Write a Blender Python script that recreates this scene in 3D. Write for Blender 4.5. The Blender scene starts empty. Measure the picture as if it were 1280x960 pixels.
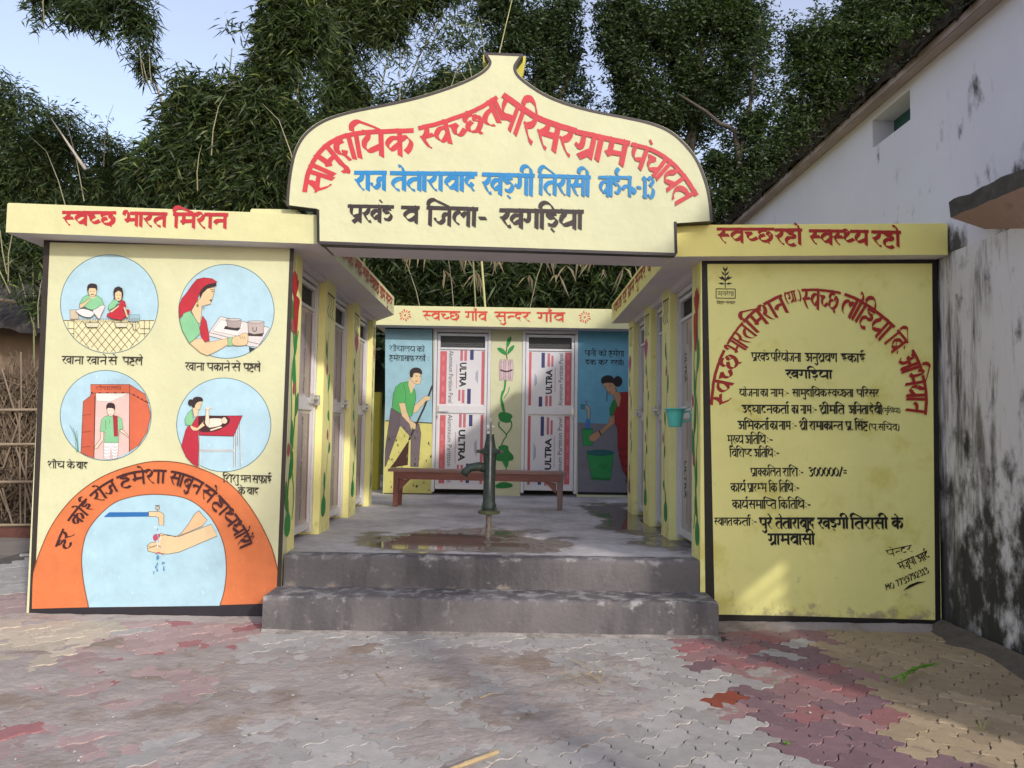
import bpy, bmesh, math, random
import numpy as np
from mathutils import Vector, Matrix, noise
random.seed(7); rng = np.random.default_rng(7)
sc = bpy.context.scene
# ------------------------------------------------------------------ camera
FPX, CAMH = 950.0, 1.47
_r = math.radians(.9); _x, _y = 634 - 640, 480 - 535
_a = _x*math.cos(_r) - _y*math.sin(_r); _b = _y*math.cos(_r) + _x*math.sin(_r)
_th = math.atan(-_b/FPX); _ps = math.atan(-_a/FPX*math.cos(_th))
CF = Vector((math.sin(_ps)*math.cos(_th), math.cos(_ps)*math.cos(_th), math.sin(_th)))
_R0 = Vector((math.cos(_ps), -math.sin(_ps), 0)); _U0 = _R0.cross(CF)
CR = _R0*math.cos(_r) + _U0*math.sin(_r); CU = _U0*math.cos(_r) - _R0*math.sin(_r)
CC = Vector((0, 0, CAMH))
cd = bpy.data.cameras.new('camera'); cam = bpy.data.objects.new('camera', cd)
sc.collection.objects.link(cam); sc.camera = cam
cam.matrix_world = Matrix((CR, CU, -CF)).transposed().to_4x4(); cam.location = CC
cd.sensor_fit = 'HORIZONTAL'; cd.sensor_width = 36; cd.lens = 36*FPX/1280; cd.clip_start = .05; cd.clip_end = 3000
# ------------------------------------------------------------------ light
SUN_EL, SUN_AZ = math.radians(25), (.54, -.84)           # the sun stands behind the camera, to the right
SV = Vector((SUN_AZ[0]*math.cos(SUN_EL), SUN_AZ[1]*math.cos(SUN_EL), math.sin(SUN_EL))).normalized()
w = bpy.data.worlds.new("World"); sc.world = w; w.use_nodes = True
nt = w.node_tree; sky = nt.nodes.new('ShaderNodeTexSky'); sky.sky_type = 'NISHITA'; sky.sun_disc = False
sky.sun_elevation = SUN_EL; sky.sun_rotation = math.atan2(SV.x, SV.y)
sky.air_density = 1.2; sky.dust_density = 1.5; sky.ozone_density = 2.0
hz = nt.nodes.new('ShaderNodeMix'); hz.data_type = 'RGBA'; hz.inputs['Factor'].default_value = .45      # thin even haze over the whole sky
hz.inputs['B'].default_value = (1.75, 1.35, 1.4, 1); nt.links.new(sky.outputs[0], hz.inputs['A'])
nt.links.new(hz.outputs['Result'], nt.nodes['Background'].inputs[0]); nt.nodes['Background'].inputs[1].default_value = .15
ld = bpy.data.lights.new('sun', 'SUN'); ld.energy = 1.2; ld.angle = math.radians(2.2); ld.color = (1, .95, .88)
lo = bpy.data.objects.new('sun', ld); sc.collection.objects.link(lo)
lo.rotation_euler = SV.to_track_quat('Z', 'Y').to_euler(); lo.location = (4, -6, 8)
sc.view_settings.view_transform = 'Standard'; sc.view_settings.look = 'None'
sc.view_settings.exposure = 1.30; sc.view_settings.gamma = 1
# ---- hand-painted Devanagari lettering, drawn as flat-nib brush strokes ----
GL = {
'न': (.72, .60, [[(.60,.52),(.38,.53),(.22,.50),(.12,.40),(.2,.36)]]),
'त': (.74, .62, [[(.62,.64),(.36,.62),(.16,.50),(.11,.32),(.24,.12),(.42,.02)]]),
'र': (.52, None, [[(.30,1),(.35,.80),(.28,.60),(.10,.50),(.07,.57)],[(.10,.52),(.20,.32),(.34,.12),(.48,.02)]]),
'स': (.78, .66, [[(.26,1),(.31,.80),(.24,.60),(.09,.50),(.06,.57)],[(.09,.52),(.18,.32),(.30,.12),(.42,.03)],[(.18,.52),(.66,.54)]]),
'म': (.80, .68, [[(.22,1),(.22,.46),(.12,.34)],[(.12,.36),(.28,.44),(.68,.46)]]),
'भ': (.88, .76, [[(.05,.78),(.10,.96),(.24,1.0),(.30,.84),(.30,.46),(.16,.34)],[(.16,.36),(.34,.44),(.76,.46)]]),
'ग': (.70, .58, [[(.22,1),(.24,.62),(.20,.42),(.09,.40),(.10,.48)]]),
'ज': (.80, .68, [[(.68,.60),(.48,.60),(.42,.46),(.42,.28),(.28,.16),(.12,.24),(.05,.40)]]),
'च': (.88, .76, [[(.04,.66),(.42,.66)],[(.36,.66),(.21,.52),(.24,.30),(.44,.22),(.76,.36)]]),
'ख': (1.02, .90, [[(.26,1),(.31,.80),(.24,.60),(.09,.50),(.06,.57)],[(.09,.52),(.18,.32),(.32,.12),(.46,.08)],[(.90,.66),(.64,.66),(.50,.46),(.62,.26),(.90,.40)]]),
'व': (.74, .62, [[(.62,.70),(.30,.70),(.12,.48),(.26,.24),(.44,.24),(.62,.42)]]),
'ब': (.74, .62, [[(.62,.70),(.30,.70),(.12,.48),(.26,.24),(.44,.24),(.62,.42)],[(.18,.62),(.54,.32)]]),
'क': (.92, .48, [[(.48,.66),(.24,.66),(.10,.46),(.22,.26),(.48,.44)],[(.48,.58),(.70,.68),(.84,.50),(.80,.28),(.68,.12)]]),
'फ': (.94, .50, [[(.16,1),(.14,.58),(.26,.38),(.50,.42)],[(.50,.58),(.72,.68),(.86,.50),(.82,.28),(.70,.12)]]),
'प': (.74, .62, [[(.16,1),(.14,.60),(.28,.38),(.62,.42)]]),
'ष': (.76, .64, [[(.16,1),(.14,.60),(.28,.38),(.64,.42)],[(.16,.84),(.62,.50)]]),
'य': (.80, .68, [[(.08,.98),(.24,.90),(.24,.74),(.12,.60)],[(.12,.60),(.11,.38),(.28,.24),(.68,.40)]]),
'थ': (.84, .72, [[(.18,.80),(.07,.82),(.08,.95),(.24,.98),(.32,.82),(.14,.62)],[(.14,.62),(.12,.40),(.30,.26),(.72,.40)]]),
'ध': (.84, .72, [[(.20,.84),(.08,.88),(.16,.99),(.32,.90),(.14,.70),(.32,.58)],[(.30,.57),(.11,.46),(.26,.26),(.72,.40)]]),
'घ': (.80, .68, [[(.14,1),(.10,.84),(.20,.66),(.38,.64)],[(.36,.62),(.12,.50),(.20,.28),(.68,.40)]]),
'द': (.56, None, [[(.36,1),(.36,.78)],[(.44,.78),(.20,.76),(.09,.58),(.14,.38),(.30,.34),(.38,.44)],[(.26,.36),(.36,.18),(.46,.02)]]),
'ह': (.66, None, [[(.36,1),(.36,.86)],[(.48,.86),(.20,.85),(.15,.75),(.30,.67),(.50,.66)],[(.50,.66),(.52,.52),(.38,.45),(.24,.48)],[(.26,.47),(.10,.32),(.14,.08),(.36,-.03),(.56,.03)]]),
'ड': (.60, None, [[(.36,1),(.36,.80)],[(.46,.80),(.14,.78),(.14,.60),(.38,.58),(.48,.40),(.36,.20),(.12,.24)]]),
'ढ': (.60, None, [[(.34,1),(.34,.80)],[(.46,.80),(.16,.74),(.10,.40),(.30,.18),(.50,.30),(.40,.46),(.26,.38)]]),
'ट': (.58, None, [[(.36,1),(.36,.80)],[(.48,.80),(.18,.74),(.10,.44),(.26,.20),(.50,.24)]]),
'छ': (.82, None, [[(.34,1),(.34,.84)],[(.46,.84),(.18,.82),(.10,.66),(.20,.54),(.38,.54)],[(.30,.54),(.12,.42),(.18,.20),(.46,.14),(.68,.34),(.70,.62),(.58,.70),(.50,.56),(.62,.46)],[(.50,.14),(.60,-.06)]]),
'ल': (.82, .70, [[(.70,.64),(.54,.70),(.42,.52)],[(.42,.54),(.34,.70),(.16,.66),(.09,.44),(.16,.22),(.32,.08)]]),
'श': (.80, .68, [[(.10,.74),(.04,.84),(.12,.98),(.28,.96),(.34,.80),(.26,.60),(.10,.50)],[(.10,.52),(.20,.32),(.32,.12),(.46,.00)]]),
'ण': (.78, .66, [[(.12,1),(.12,.60),(.24,.46),(.36,.56),(.38,1)]]),
'इ': (.60, None, [[(.36,1),(.36,.86)],[(.46,.84),(.14,.82),(.16,.64),(.42,.62),(.44,.44),(.16,.40)],[(.18,.42),(.30,.24),(.44,.06)]]),
'ई': (.60, None, [[(.36,1),(.36,.86)],[(.46,.84),(.14,.82),(.16,.64),(.42,.62),(.44,.44),(.16,.40)],[(.18,.42),(.30,.24),(.44,.06)],[(.36,1.0),(.22,1.16),(.34,1.34),(.52,1.28)]]),
'उ': (.64, None, [[(.12,.80),(.36,.84),(.42,.68),(.24,.56)],[(.24,.57),(.50,.52),(.52,.28),(.30,.16),(.10,.30)]]),
'अ': (.88, .76, [[(.12,.82),(.34,.84),(.36,.64),(.18,.56)],[(.18,.57),(.44,.50),(.42,.24),(.22,.16),(.08,.30)],[(.36,.50),(.76,.52)]]),
'ए': (.60, None, [[(.14,1),(.12,.64),(.26,.50),(.46,.58)],[(.50,1),(.46,.58),(.24,.34)],[(.20,.40),(.34,.18),(.48,.00)]]),
'0': (.50, None, [[(.25,.96),(.08,.72),(.08,.26),(.25,.02),(.42,.26),(.42,.72),(.25,.96)]]),
'1': (.36, None, [[(.06,.80),(.20,.97)],[(.20,.97),(.20,0)],[(.06,.02),(.34,.02)]]),
'2': (.50, None, [[(.08,.78),(.24,.97),(.42,.78),(.36,.48),(.08,.04)],[(.08,.04),(.44,.04)]]),
'3': (.52, None, [[(.08,.84),(.26,.97),(.42,.78),(.20,.54)],[(.20,.54),(.44,.36),(.38,.08),(.20,.0),(.06,.16)]]),
'7': (.46, None, [[(.06,.96),(.42,.96)],[(.42,.96),(.16,.0)]]),
'9': (.48, None, [[(.42,.70),(.26,.50),(.08,.66),(.14,.92),(.36,.94),(.42,.70),(.40,.30),(.14,.02)]]),
'M': (.66, None, [[(.10,0),(.14,.96)],[(.14,.96),(.32,.40)],[(.32,.40),(.52,.96)],[(.52,.96),(.56,0)]]),
'O': (.60, None, [[(.30,.96),(.08,.72),(.08,.26),(.30,.02),(.52,.26),(.52,.72),(.30,.96)]]),
'-': (.44, None, [[(.06,.46),(.38,.46)]]),
'=': (.44, None, [[(.06,.62),(.38,.62)],[(.06,.34),(.38,.34)]]),
'/': (.40, None, [[(.34,1.05),(.04,-.08)]]),
'(': (.30, None, [[(.24,1.05),(.08,.78),(.08,.22),(.24,-.05)]]),
')': (.30, None, [[(.06,1.05),(.22,.78),(.22,.22),(.06,-.05)]]),
'.': (.24, None, [[(.08,.06),(.16,.10)]]),
'०': (.34, None, [[(.16,.46),(.07,.34),(.16,.20),(.26,.34),(.16,.46)]]),
':': (.26, None, [[(.10,.66),(.15,.70)],[(.10,.22),(.15,.26)]]),
'।': (.26, None, [[(.14,1),(.14,0)]]),
' ': (.34, None, []),
}
NOHEAD = set("0123479MO-=/().०:। ")
GAP = {'भ': .44, 'थ': .44, 'ध': .44, 'श': .44}
def _half(c):
    a, b, st = GL[c]
    if c == 'क': return .62, [[(.48,1),(.48,0)], st[0], [(.48,.56),(.66,.60)]]
    if b is None: return a, st
    return b - .06, [[(min(x, b - .08), y) for x, y in s] for s in st]
def shape(text):
    """text -> (strokes in glyph space, headline spans, total advance)"""
    text = text.replace('आ', 'अा').replace('ऐ', 'एे')
    S = []; H = []; x = 0.0; i = 0; n = len(text); hs = None
    def put(st, dx): 
        for s in st: S.append([(p[0] + dx, p[1]) for p in s])
    while i < n:
        c = text[i]
        if c in NOHEAD:
            if hs is not None: H.append((hs, x)); hs = None
            put(GL[c][2], x); x += GL[c][0]; i += 1; continue
        if hs is None: hs = x
        cl = []; reph = False
        if c == 'र' and i + 1 < n and text[i+1] == '्': reph = True; i += 2
        while True:
            cl.append(text[i]); i += 1
            if i < n and text[i] == '़': cl[-1] += '़'; i += 1
            if i < n and text[i] == '्':
                i += 1
                if i < n and text[i] not in NOHEAD: continue
                cl[-1] += '्'
            break
        mt = ''
        while i < n and text[i] in 'ािीुूेैोौंँ': mt += text[i]; i += 1
        rak = len(cl) > 1 and cl[-1] == 'र'
        if rak: cl = cl[:-1]
        x0 = x
        if 'ि' in mt:
            put([[(.12,1),(.12,0)]], x); x += .26
        for k, g in enumerate(cl):
            base = g[0]
            if base in GAP:
                if x - hs > .1: H.append((hs, x - .02))
                hs = x + GAP[base]
            if k < len(cl) - 1 and base != 'द':
                a, st = _half(base); put(st, x); x += a
            else:
                a, b, st = GL[base]; put(st, x)
                if b is not None: S.append([(x + b, 1), (x + b, 0)])
                at = x + (b if b is not None else .36)
                if '़' in g: put([[(.30,-.10),(.36,-.06)]], x)
                if g.endswith('्') or (k < len(cl) - 1): put([[(.30,.02),(.52,-.20)]], x)
                if rak: 
                    bb = b if b is not None else .4
                    put([[(bb,.30),(bb-.20,.14),(bb-.36,.0)]], x)
                x += a
        if 'ि' in mt: put([[(.02,1.06),(.06,1.26),(.24,1.36),(.46,1.26),(at - x0,1.0)]], x0)
        for m in mt:
            if m in 'ाोौी':
                put([[(.12,1),(.12,0)]], x); at = x + .12
                if m == 'ी': put([[(-.38,1.10),(-.34,1.28),(-.16,1.36),(.04,1.26),(.12,1.0)]], x)
                x += .26
            if m in 'ेोैौ': put([[(-.26,1.30),(-.10,1.24),(0,1.0)]], at)
            if m in 'ैौ': put([[(-.42,1.22),(-.22,1.14),(0,1.0)]], at)
            if m == 'ं': put([[(.02,1.20),(.08,1.25)]], at)
            if m == 'ँ': put([[(-.22,1.26),(-.10,1.12),(.04,1.26)],[(-.11,1.32),(-.06,1.36)]], at)
            if m == 'ु': put([[(0,.02),(.06,-.14),(-.06,-.30),(-.22,-.26),(-.26,-.14)]], at)
            if m == 'ू': put([[(0,.02),(-.14,-.10),(-.12,-.24),(.14,-.30)]], at)
        if reph: put([[(0,1.0),(-.12,1.16),(-.02,1.34),(.14,1.28)]], at)
    if hs is not None: H.append((hs, x))
    return S, H, x
def smooth(P, n=6, closed=False):
    if len(P) < 3: 
        if len(P) == 2:
            return [(P[0][0]+(P[1][0]-P[0][0])*k/4, P[0][1]+(P[1][1]-P[0][1])*k/4) for k in range(5)]
        return list(P)
    out = []; m = len(P)
    for i in range(m if closed else m - 1):
        if closed: p0, p1, p2, p3 = P[i-1], P[i], P[(i+1) % m], P[(i+2) % m]
        else: p0, p1, p2, p3 = P[max(i-1,0)], P[i], P[i+1], P[min(i+2,m-1)]
        for k in range(n):
            t = k / n
            out.append(tuple(.5*((2*p1[d]) + (-p0[d]+p2[d])*t + (2*p0[d]-5*p1[d]+4*p2[d]-p3[d])*t*t + (-p0[d]+3*p1[d]-3*p2[d]+p3[d])*t**3) for d in (0,1)))
    if not closed: out.append(P[-1])
    return out
# ------------------------------------------------------------------ helpers
def ray(px, py): return CF + CR*((px-640)/FPX) + CU*((480-py)/FPX)
class Plane:
    """a wall plane; px() turns a point of the photograph into (a, b) on it"""
    def __init__(s, o, u, n): s.o = Vector(o); s.u = Vector(u).normalized(); s.n = Vector(n).normalized(); s.v = Vector((0, 0, 1))
    def px(s, x, y):
        d = ray(x, y); t = (s.o-CC).dot(s.n)/d.dot(s.n); p = CC+d*t-s.o
        return p.dot(s.u), p.dot(s.v)
    def pt(s, a, b, d=0): return s.o + s.u*a + s.v*b + s.n*d
MATS = {}
def N(nt, t, **k):
    n = nt.nodes.new(t)
    for a, b in k.items():
        if a in n.inputs: n.inputs[a].default_value = b
        else: setattr(n, a, b)
    return n
def mat(name, col, rough=.7, var=.08, scale=6, bump=.15, bscale=60, metal=0, stain=None, island=0, spec=.4, trans=None, stretch=None, coat=0, bdist=.01, objr=0):
    """principled material: colour with soft mottling, optional (colour, scale, low, high, stretch) stains, per-island variation"""
    if name in MATS: return MATS[name]
    m = bpy.data.materials.new(name); MATS[name] = m; m.use_nodes = True; nt = m.node_tree; L = nt.links.new
    p = nt.nodes['Principled BSDF']; p.inputs['Roughness'].default_value = rough; p.inputs['Metallic'].default_value = metal
    p.inputs['Specular IOR Level'].default_value = spec; p.inputs['Coat Weight'].default_value = coat
    tc = N(nt, 'ShaderNodeNewGeometry'); mp = N(nt, 'ShaderNodeMapping'); L(tc.outputs['Position'], mp.inputs[0])
    if stretch: mp.inputs['Scale'].default_value = stretch
    no = N(nt, 'ShaderNodeTexNoise', Scale=scale, Detail=6.0, Roughness=.6); L(mp.outputs[0], no.inputs['Vector'])
    mr = N(nt, 'ShaderNodeMapRange'); mr.inputs['From Min'].default_value = .25; mr.inputs['From Max'].default_value = .75
    mr.inputs['To Min'].default_value = 1-var; mr.inputs['To Max'].default_value = 1+var; L(no.outputs[0], mr.inputs[0])
    vm = N(nt, 'ShaderNodeVectorMath', operation='SCALE'); vm.inputs[0].default_value = col[:3]; L(mr.outputs[0], vm.inputs['Scale'])
    out = vm.outputs[0]
    if island:
        mi = N(nt, 'ShaderNodeMapRange'); mi.inputs['To Min'].default_value = 1-island; mi.inputs['To Max'].default_value = 1+island
        L(tc.outputs['Random Per Island'], mi.inputs[0]); v2 = N(nt, 'ShaderNodeVectorMath', operation='SCALE'); L(out, v2.inputs[0]); L(mi.outputs[0], v2.inputs['Scale']); out = v2.outputs[0]
    if objr:
        oi = N(nt, 'ShaderNodeObjectInfo'); mi = N(nt, 'ShaderNodeMapRange'); mi.inputs['To Min'].default_value = 1-objr; mi.inputs['To Max'].default_value = 1+objr
        L(oi.outputs['Random'], mi.inputs[0]); v2 = N(nt, 'ShaderNodeVectorMath', operation='SCALE'); L(out, v2.inputs[0]); L(mi.outputs[0], v2.inputs['Scale']); out = v2.outputs[0]
    for st in (stain or []):
        c2, s2, lo_, hi_ = st[:4]; m2 = N(nt, 'ShaderNodeMapping'); L(tc.outputs['Position'], m2.inputs[0])
        if len(st) > 4 and st[4]: m2.inputs['Scale'].default_value = st[4]
        if len(st) > 6: m2.inputs['Location'].default_value = st[6]
        n2 = N(nt, 'ShaderNodeTexNoise', Scale=s2, Detail=8.0, Roughness=.65); L(m2.outputs[0], n2.inputs['Vector'])
        fac = n2.outputs[0]
        if len(st) > 5 and st[5]:                       # (z_low, z_high, gain): stains grow towards z_low
            sx = N(nt, 'ShaderNodeSeparateXYZ'); L(tc.outputs['Position'], sx.inputs[0])
            mz = N(nt, 'ShaderNodeMapRange'); mz.inputs['From Min'].default_value = st[5][0]; mz.inputs['From Max'].default_value = st[5][1]
            mz.inputs['To Min'].default_value = st[5][2]; mz.inputs['To Max'].default_value = 0; L(sx.outputs[st[5][3] if len(st[5]) > 3 else 2], mz.inputs[0])
            ad = N(nt, 'ShaderNodeMath', operation='ADD'); L(fac, ad.inputs[0]); L(mz.outputs[0], ad.inputs[1]); fac = ad.outputs[0]
        r2 = N(nt, 'ShaderNodeMapRange'); r2.interpolation_type = 'SMOOTHSTEP'
        r2.inputs['From Min'].default_value = lo_; r2.inputs['From Max'].default_value = hi_; L(fac, r2.inputs[0])
        mx = N(nt, 'ShaderNodeMix', data_type='RGBA'); L(r2.outputs[0], mx.inputs['Factor']); L(out, mx.inputs['A']); mx.inputs['B'].default_value = (*c2, 1); out = mx.outputs['Result']
    L(out, p.inputs['Base Color'])
    if bump:
        nb = N(nt, 'ShaderNodeTexNoise', Scale=bscale, Detail=5.0); L(mp.outputs[0], nb.inputs['Vector'])
        b = N(nt, 'ShaderNodeBump', Strength=bump, Distance=bdist); L(nb.outputs[0], b.inputs['Height']); L(b.outputs[0], p.inputs['Normal'])
    if trans:
        t = N(nt, 'ShaderNodeBsdfTranslucent'); v3 = N(nt, 'ShaderNodeVectorMath', operation='MULTIPLY'); L(out, v3.inputs[0]); v3.inputs[1].default_value = (1.3, 1.5, .6); L(v3.outputs[0], t.inputs[0])
        ms = N(nt, 'ShaderNodeMixShader'); ms.inputs[0].default_value = trans; L(p.outputs[0], ms.inputs[1]); L(t.outputs[0], ms.inputs[2]); L(ms.outputs[0], nt.nodes['Material Output'].inputs[0])
    return m
def lin(h):
    h = h.lstrip('#'); c = [int(h[i:i+2], 16)/255 for i in (0, 2, 4)]
    return tuple(x/12.92 if x < .04045 else ((x+.055)/1.055)**2.4 for x in c)
def paint(hexc): return mat('paint_'+hexc.lstrip('#'), tuple(.72*c for c in lin(hexc)), rough=.55, var=.10, scale=7, bump=.3, bscale=10, bdist=.015, stain=[(tuple(.56*c for c in lin(hexc)), 2.6, .56, .80), (tuple(min(.8,.9*c+.04) for c in lin(hexc)), 30, .62, .72)])
def tag(o, label=None, cat=None, group=None, kind=None):
    for k, v in (('label', label), ('category', cat), ('group', group), ('kind', kind)):
        if v: o[k] = v
    return o
def empty(name, loc, label=None, cat=None, group=None, rz=0):
    o = bpy.data.objects.new(name, None); o.empty_display_size = .1; o.location = loc; o.rotation_euler = (0, 0, rz); sc.collection.objects.link(o)
    return tag(o, label, cat, group)
def base_of(p):
    v = Vector((0, 0, 0))
    while p: v += p.location; p = p.parent
    return v
class MB:
    """collects geometry in world space, links it as one mesh object"""
    def __init__(s): s.v = []; s.f = []; s.m = []; s.mats = []; s.cur = 0
    def use(s, m):
        if m not in s.mats: s.mats.append(m)
        s.cur = s.mats.index(m); return s
    def add(s, vs, fs):
        b = len(s.v); s.v += [tuple(v) for v in vs]; s.f += [tuple(i+b for i in f) for f in fs]; s.m += [s.cur]*len(fs)
    def hexa(s, q):  # 8 points: bottom ring 0-3, top ring 4-7
        s.add(q, [(3,2,1,0),(4,5,6,7),(0,1,5,4),(1,2,6,5),(2,3,7,6),(3,0,4,7)])
    def box(s, x0, x1, y0, y1, z0, z1): s.hexa([(x0,y0,z0),(x1,y0,z0),(x1,y1,z0),(x0,y1,z0),(x0,y0,z1),(x1,y0,z1),(x1,y1,z1),(x0,y1,z1)])
    def pbox(s, P, a0, a1, b0, b1, d0, d1):  # box in a plane's frame
        s.hexa([P.pt(a0,b0,d1),P.pt(a1,b0,d1),P.pt(a1,b0,d0),P.pt(a0,b0,d0),P.pt(a0,b1,d1),P.pt(a1,b1,d1),P.pt(a1,b1,d0),P.pt(a0,b1,d0)])
    def tube(s, pts, r, n=8, cap=True):
        pts = [Vector(p) for p in pts]; k = len(pts); rs = r if isinstance(r, (list, tuple)) else [r]*k; vs = []; fs = []
        prev = None
        for i, p in enumerate(pts):
            t = (pts[min(i+1,k-1)]-pts[max(i-1,0)]).normalized()
            if prev is None: a = t.orthogonal().normalized()
            else: a = (prev-t*prev.dot(t)).normalized()
            prev = a; b = t.cross(a)
            for j in range(n): an = 2*math.pi*j/n; vs.append(p+(a*math.cos(an)+b*math.sin(an))*rs[i])
        for i in range(k-1):
            for j in range(n): fs.append((i*n+j, i*n+(j+1)%n, (i+1)*n+(j+1)%n, (i+1)*n+j))
        if cap: fs += [tuple(range(n))[::-1], tuple(range((k-1)*n, k*n))]
        s.add(vs, fs)
    def lathe(s, c, prof, n=20):  # prof: (radius, z)
        vs = []; fs = []; k = len(prof)
        for r, z in prof:
            for j in range(n): an = 2*math.pi*j/n; vs.append((c[0]+r*math.cos(an), c[1]+r*math.sin(an), c[2]+z))
        for i in range(k-1):
            for j in range(n): fs.append((i*n+j, i*n+(j+1)%n, (i+1)*n+(j+1)%n, (i+1)*n+j))
        fs += [tuple(range(n))[::-1], tuple(range((k-1)*n, k*n))]; s.add(vs, fs)
    def build(s, name, m=None, parent=None, bevel=0, smooth=False, label=None, kind=None, loc=None, seg=2):
        me = bpy.data.meshes.new(name); off = base_of(parent) if parent else Vector((0,0,0))
        if parent is None and loc is not None: off = Vector(loc)
        me.from_pydata([(v[0]-off.x, v[1]-off.y, v[2]-off.z) for v in s.v], [], s.f)
        for q in (s.mats or [m]): me.materials.append(q)
        if s.mats: me.polygons.foreach_set('material_index', s.m)
        if bevel:
            bm = bmesh.new(); bm.from_mesh(me); bmesh.ops.recalc_face_normals(bm, faces=bm.faces)
            es = [e for e in bm.edges if len(e.link_faces) == 2 and e.calc_face_angle(0) > .6]
            bmesh.ops.bevel(bm, geom=es, offset=bevel, segments=seg, affect='EDGES', clamp_overlap=True); bm.to_mesh(me); bm.free()
        if smooth: me.polygons.foreach_set('use_smooth', [True]*len(me.polygons))
        me.update(); o = bpy.data.objects.new(name, me); sc.collection.objects.link(o)
        if parent: o.parent = parent
        elif loc is not None: o.location = loc
        if label: o['label'] = label
        if kind: o['kind'] = kind
        return o
class Paint:
    """flat paint on a wall: thin layers of polygons, lines and brush lettering"""
    STEP = .00012
    def __init__(s, P, d0=.001, jit=0): s.P = P; s.mb = MB(); s.d = d0
    def up(s): s.d += s.STEP; return s.d
    def _poly(s, pts, col):
        s.mb.use(paint(col)); d = s.up(); s.mb.add([s.P.pt(a, b, d) for a, b in pts], [tuple(range(len(pts)))])
    def P2(s, pts, z=None):
        if z: pts = [(z[0]+x/z[2], z[1]+y/z[2]) for x, y in pts]
        return [s.P.px(x, y) for x, y in pts]
    def poly(s, pts, col, sm=False, z=None, outline=None, ow=.004):
        q = s.P2(pts, z)
        if sm: q = smooth(q, 5, True)
        s._poly(q, col)
        if outline: s.rib(q + [q[0]], ow, outline, nib=None)
        return s
    def ell(s, cx, cy, rx, ry, col, z=None, outline=None, ow=.004, n=32):
        return s.poly([(cx+rx*math.cos(2*math.pi*i/n), cy+ry*math.sin(2*math.pi*i/n)) for i in range(n)], col, False, z, outline, ow)
    def line(s, pts, wd, col, z=None, sm=True):  # wd in metres
        q = s.P2(pts, z); q = smooth(q, 6) if sm else q; s.rib(q, wd, col, None); return s
    def rib(s, q, wd, col, nib=(.707, -.707), d=None):
        if d is None: d = s.up()
        d0 = d; s.d += .00002 if nib is None else 0
        s.mb.use(paint(col)); n = len(q); vs = []
        for i, (x, y) in enumerate(q):
            a = q[max(i-1,0)]; c = q[min(i+1,n-1)]
            tx, ty = c[0]-a[0], c[1]-a[1]; L = math.hypot(tx, ty) or 1; tx /= L; ty /= L; nx, ny = -ty, tx
            if nib is None: vx, vy = nx*wd/2, ny*wd/2
            else:
                k = abs(nx*nib[0]+ny*nib[1]); h = wd/2*(k*.98+.16); vx, vy = nx*h, ny*h
                if i in (0, n-1):
                    ex, ey = nib[0]*wd/2, nib[1]*wd/2
                    if ex*nx+ey*ny < 0: ex, ey = -ex, -ey
                    vx += (ex-nx*k*wd/2)*k; vy += (ey-ny*k*wd/2)*k
            d = d0+.00009*i/n; vs += [s.P.pt(x+vx, y+vy, d), s.P.pt(x-vx, y-vy, d)]
        s.mb.add(vs, [(2*i, 2*i+1, 2*i+3, 2*i+2) for i in range(n-1)])
    def text(s, txt, path, H, wt, col, slant=0, local=False, wob=.012, up=0):
        """txt painted along the headline path (photo pixels), letters H pixels tall, stroke weight wt (share of H)"""
        q = list(path) if local else [s.P.px(x, y) for x, y in path]
        if not local:
            e = s.P.px(path[0][0], path[0][1]+H); Hm = math.hypot(e[0]-q[0][0], e[1]-q[0][1])
        else: Hm = H
        q = smooth(q, 12) if len(q) > 2 else [(q[0][0]+(q[1][0]-q[0][0])*k/8, q[0][1]+(q[1][1]-q[0][1])*k/8) for k in range(9)]
        cum = [0]
        for i in range(1, len(q)): cum.append(cum[-1]+math.hypot(q[i][0]-q[i-1][0], q[i][1]-q[i-1][1]))
        S, HL, T = shape(txt); k = cum[-1]/T; ca = np.array(cum); qa = np.array(q); Ltot = cum[-1]
        def mp(p):
            t = p[0]*k; y = (p[1]-1)*Hm; t += slant*y
            tt = min(max(t, 0), Ltot); e = .5*Hm
            x = np.interp(tt, ca, qa[:,0]); yy = np.interp(tt, ca, qa[:,1])
            x0, y0 = np.interp(max(tt-e,0), ca, qa[:,0]), np.interp(max(tt-e,0), ca, qa[:,1]); x1, y1 = np.interp(min(tt+e,Ltot), ca, qa[:,0]), np.interp(min(tt+e,Ltot), ca, qa[:,1])
            dx, dy = x1-x0, y1-y0; L = math.hypot(dx, dy); dx /= L; dy /= L
            nx, ny = -dy*(1-up), dx*(1-up)+up; Ln = math.hypot(nx, ny)
            return (x+dx*(t-tt)+nx/Ln*y, yy+dy*(t-tt)+ny/Ln*y), (dx, dy)
        base = s.d; wd = wt*Hm*min(1.08, (k/Hm)**.6*1.12); ng = 0
        for st in S:
            ng += 1; jx, jy = random.uniform(-wob, wob), random.uniform(-wob, wob)
            r = [mp((p[0]+jx, p[1]+jy)) for p in smooth(st, 5)]
            dx, dy = r[len(r)//2][1]; c, sn = math.cos(-.78), math.sin(-.78)
            nib = (c*dx-sn*dy, sn*dx+c*dy)
            s.rib([p for p, _ in r], wd*random.uniform(.93, 1.07), col, nib, d=base+.00012*(1+ng % 9))
        for a, b in HL:
            n = max(4, int((b-a)*6)); r = [mp((a-.05+(b-a+.08)*i/n, 1-wt*.35+random.uniform(-.008,.008))) for i in range(n+1)]
            dx, dy = r[n//2][1]; s.rib([p for p, _ in r], wd*.86, col, None, d=base+.00012*10)
        s.d = base+.00012*11
        return s
    def build(s, name, parent, label=None): return s.mb.build(name, None, parent, label=label)
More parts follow.
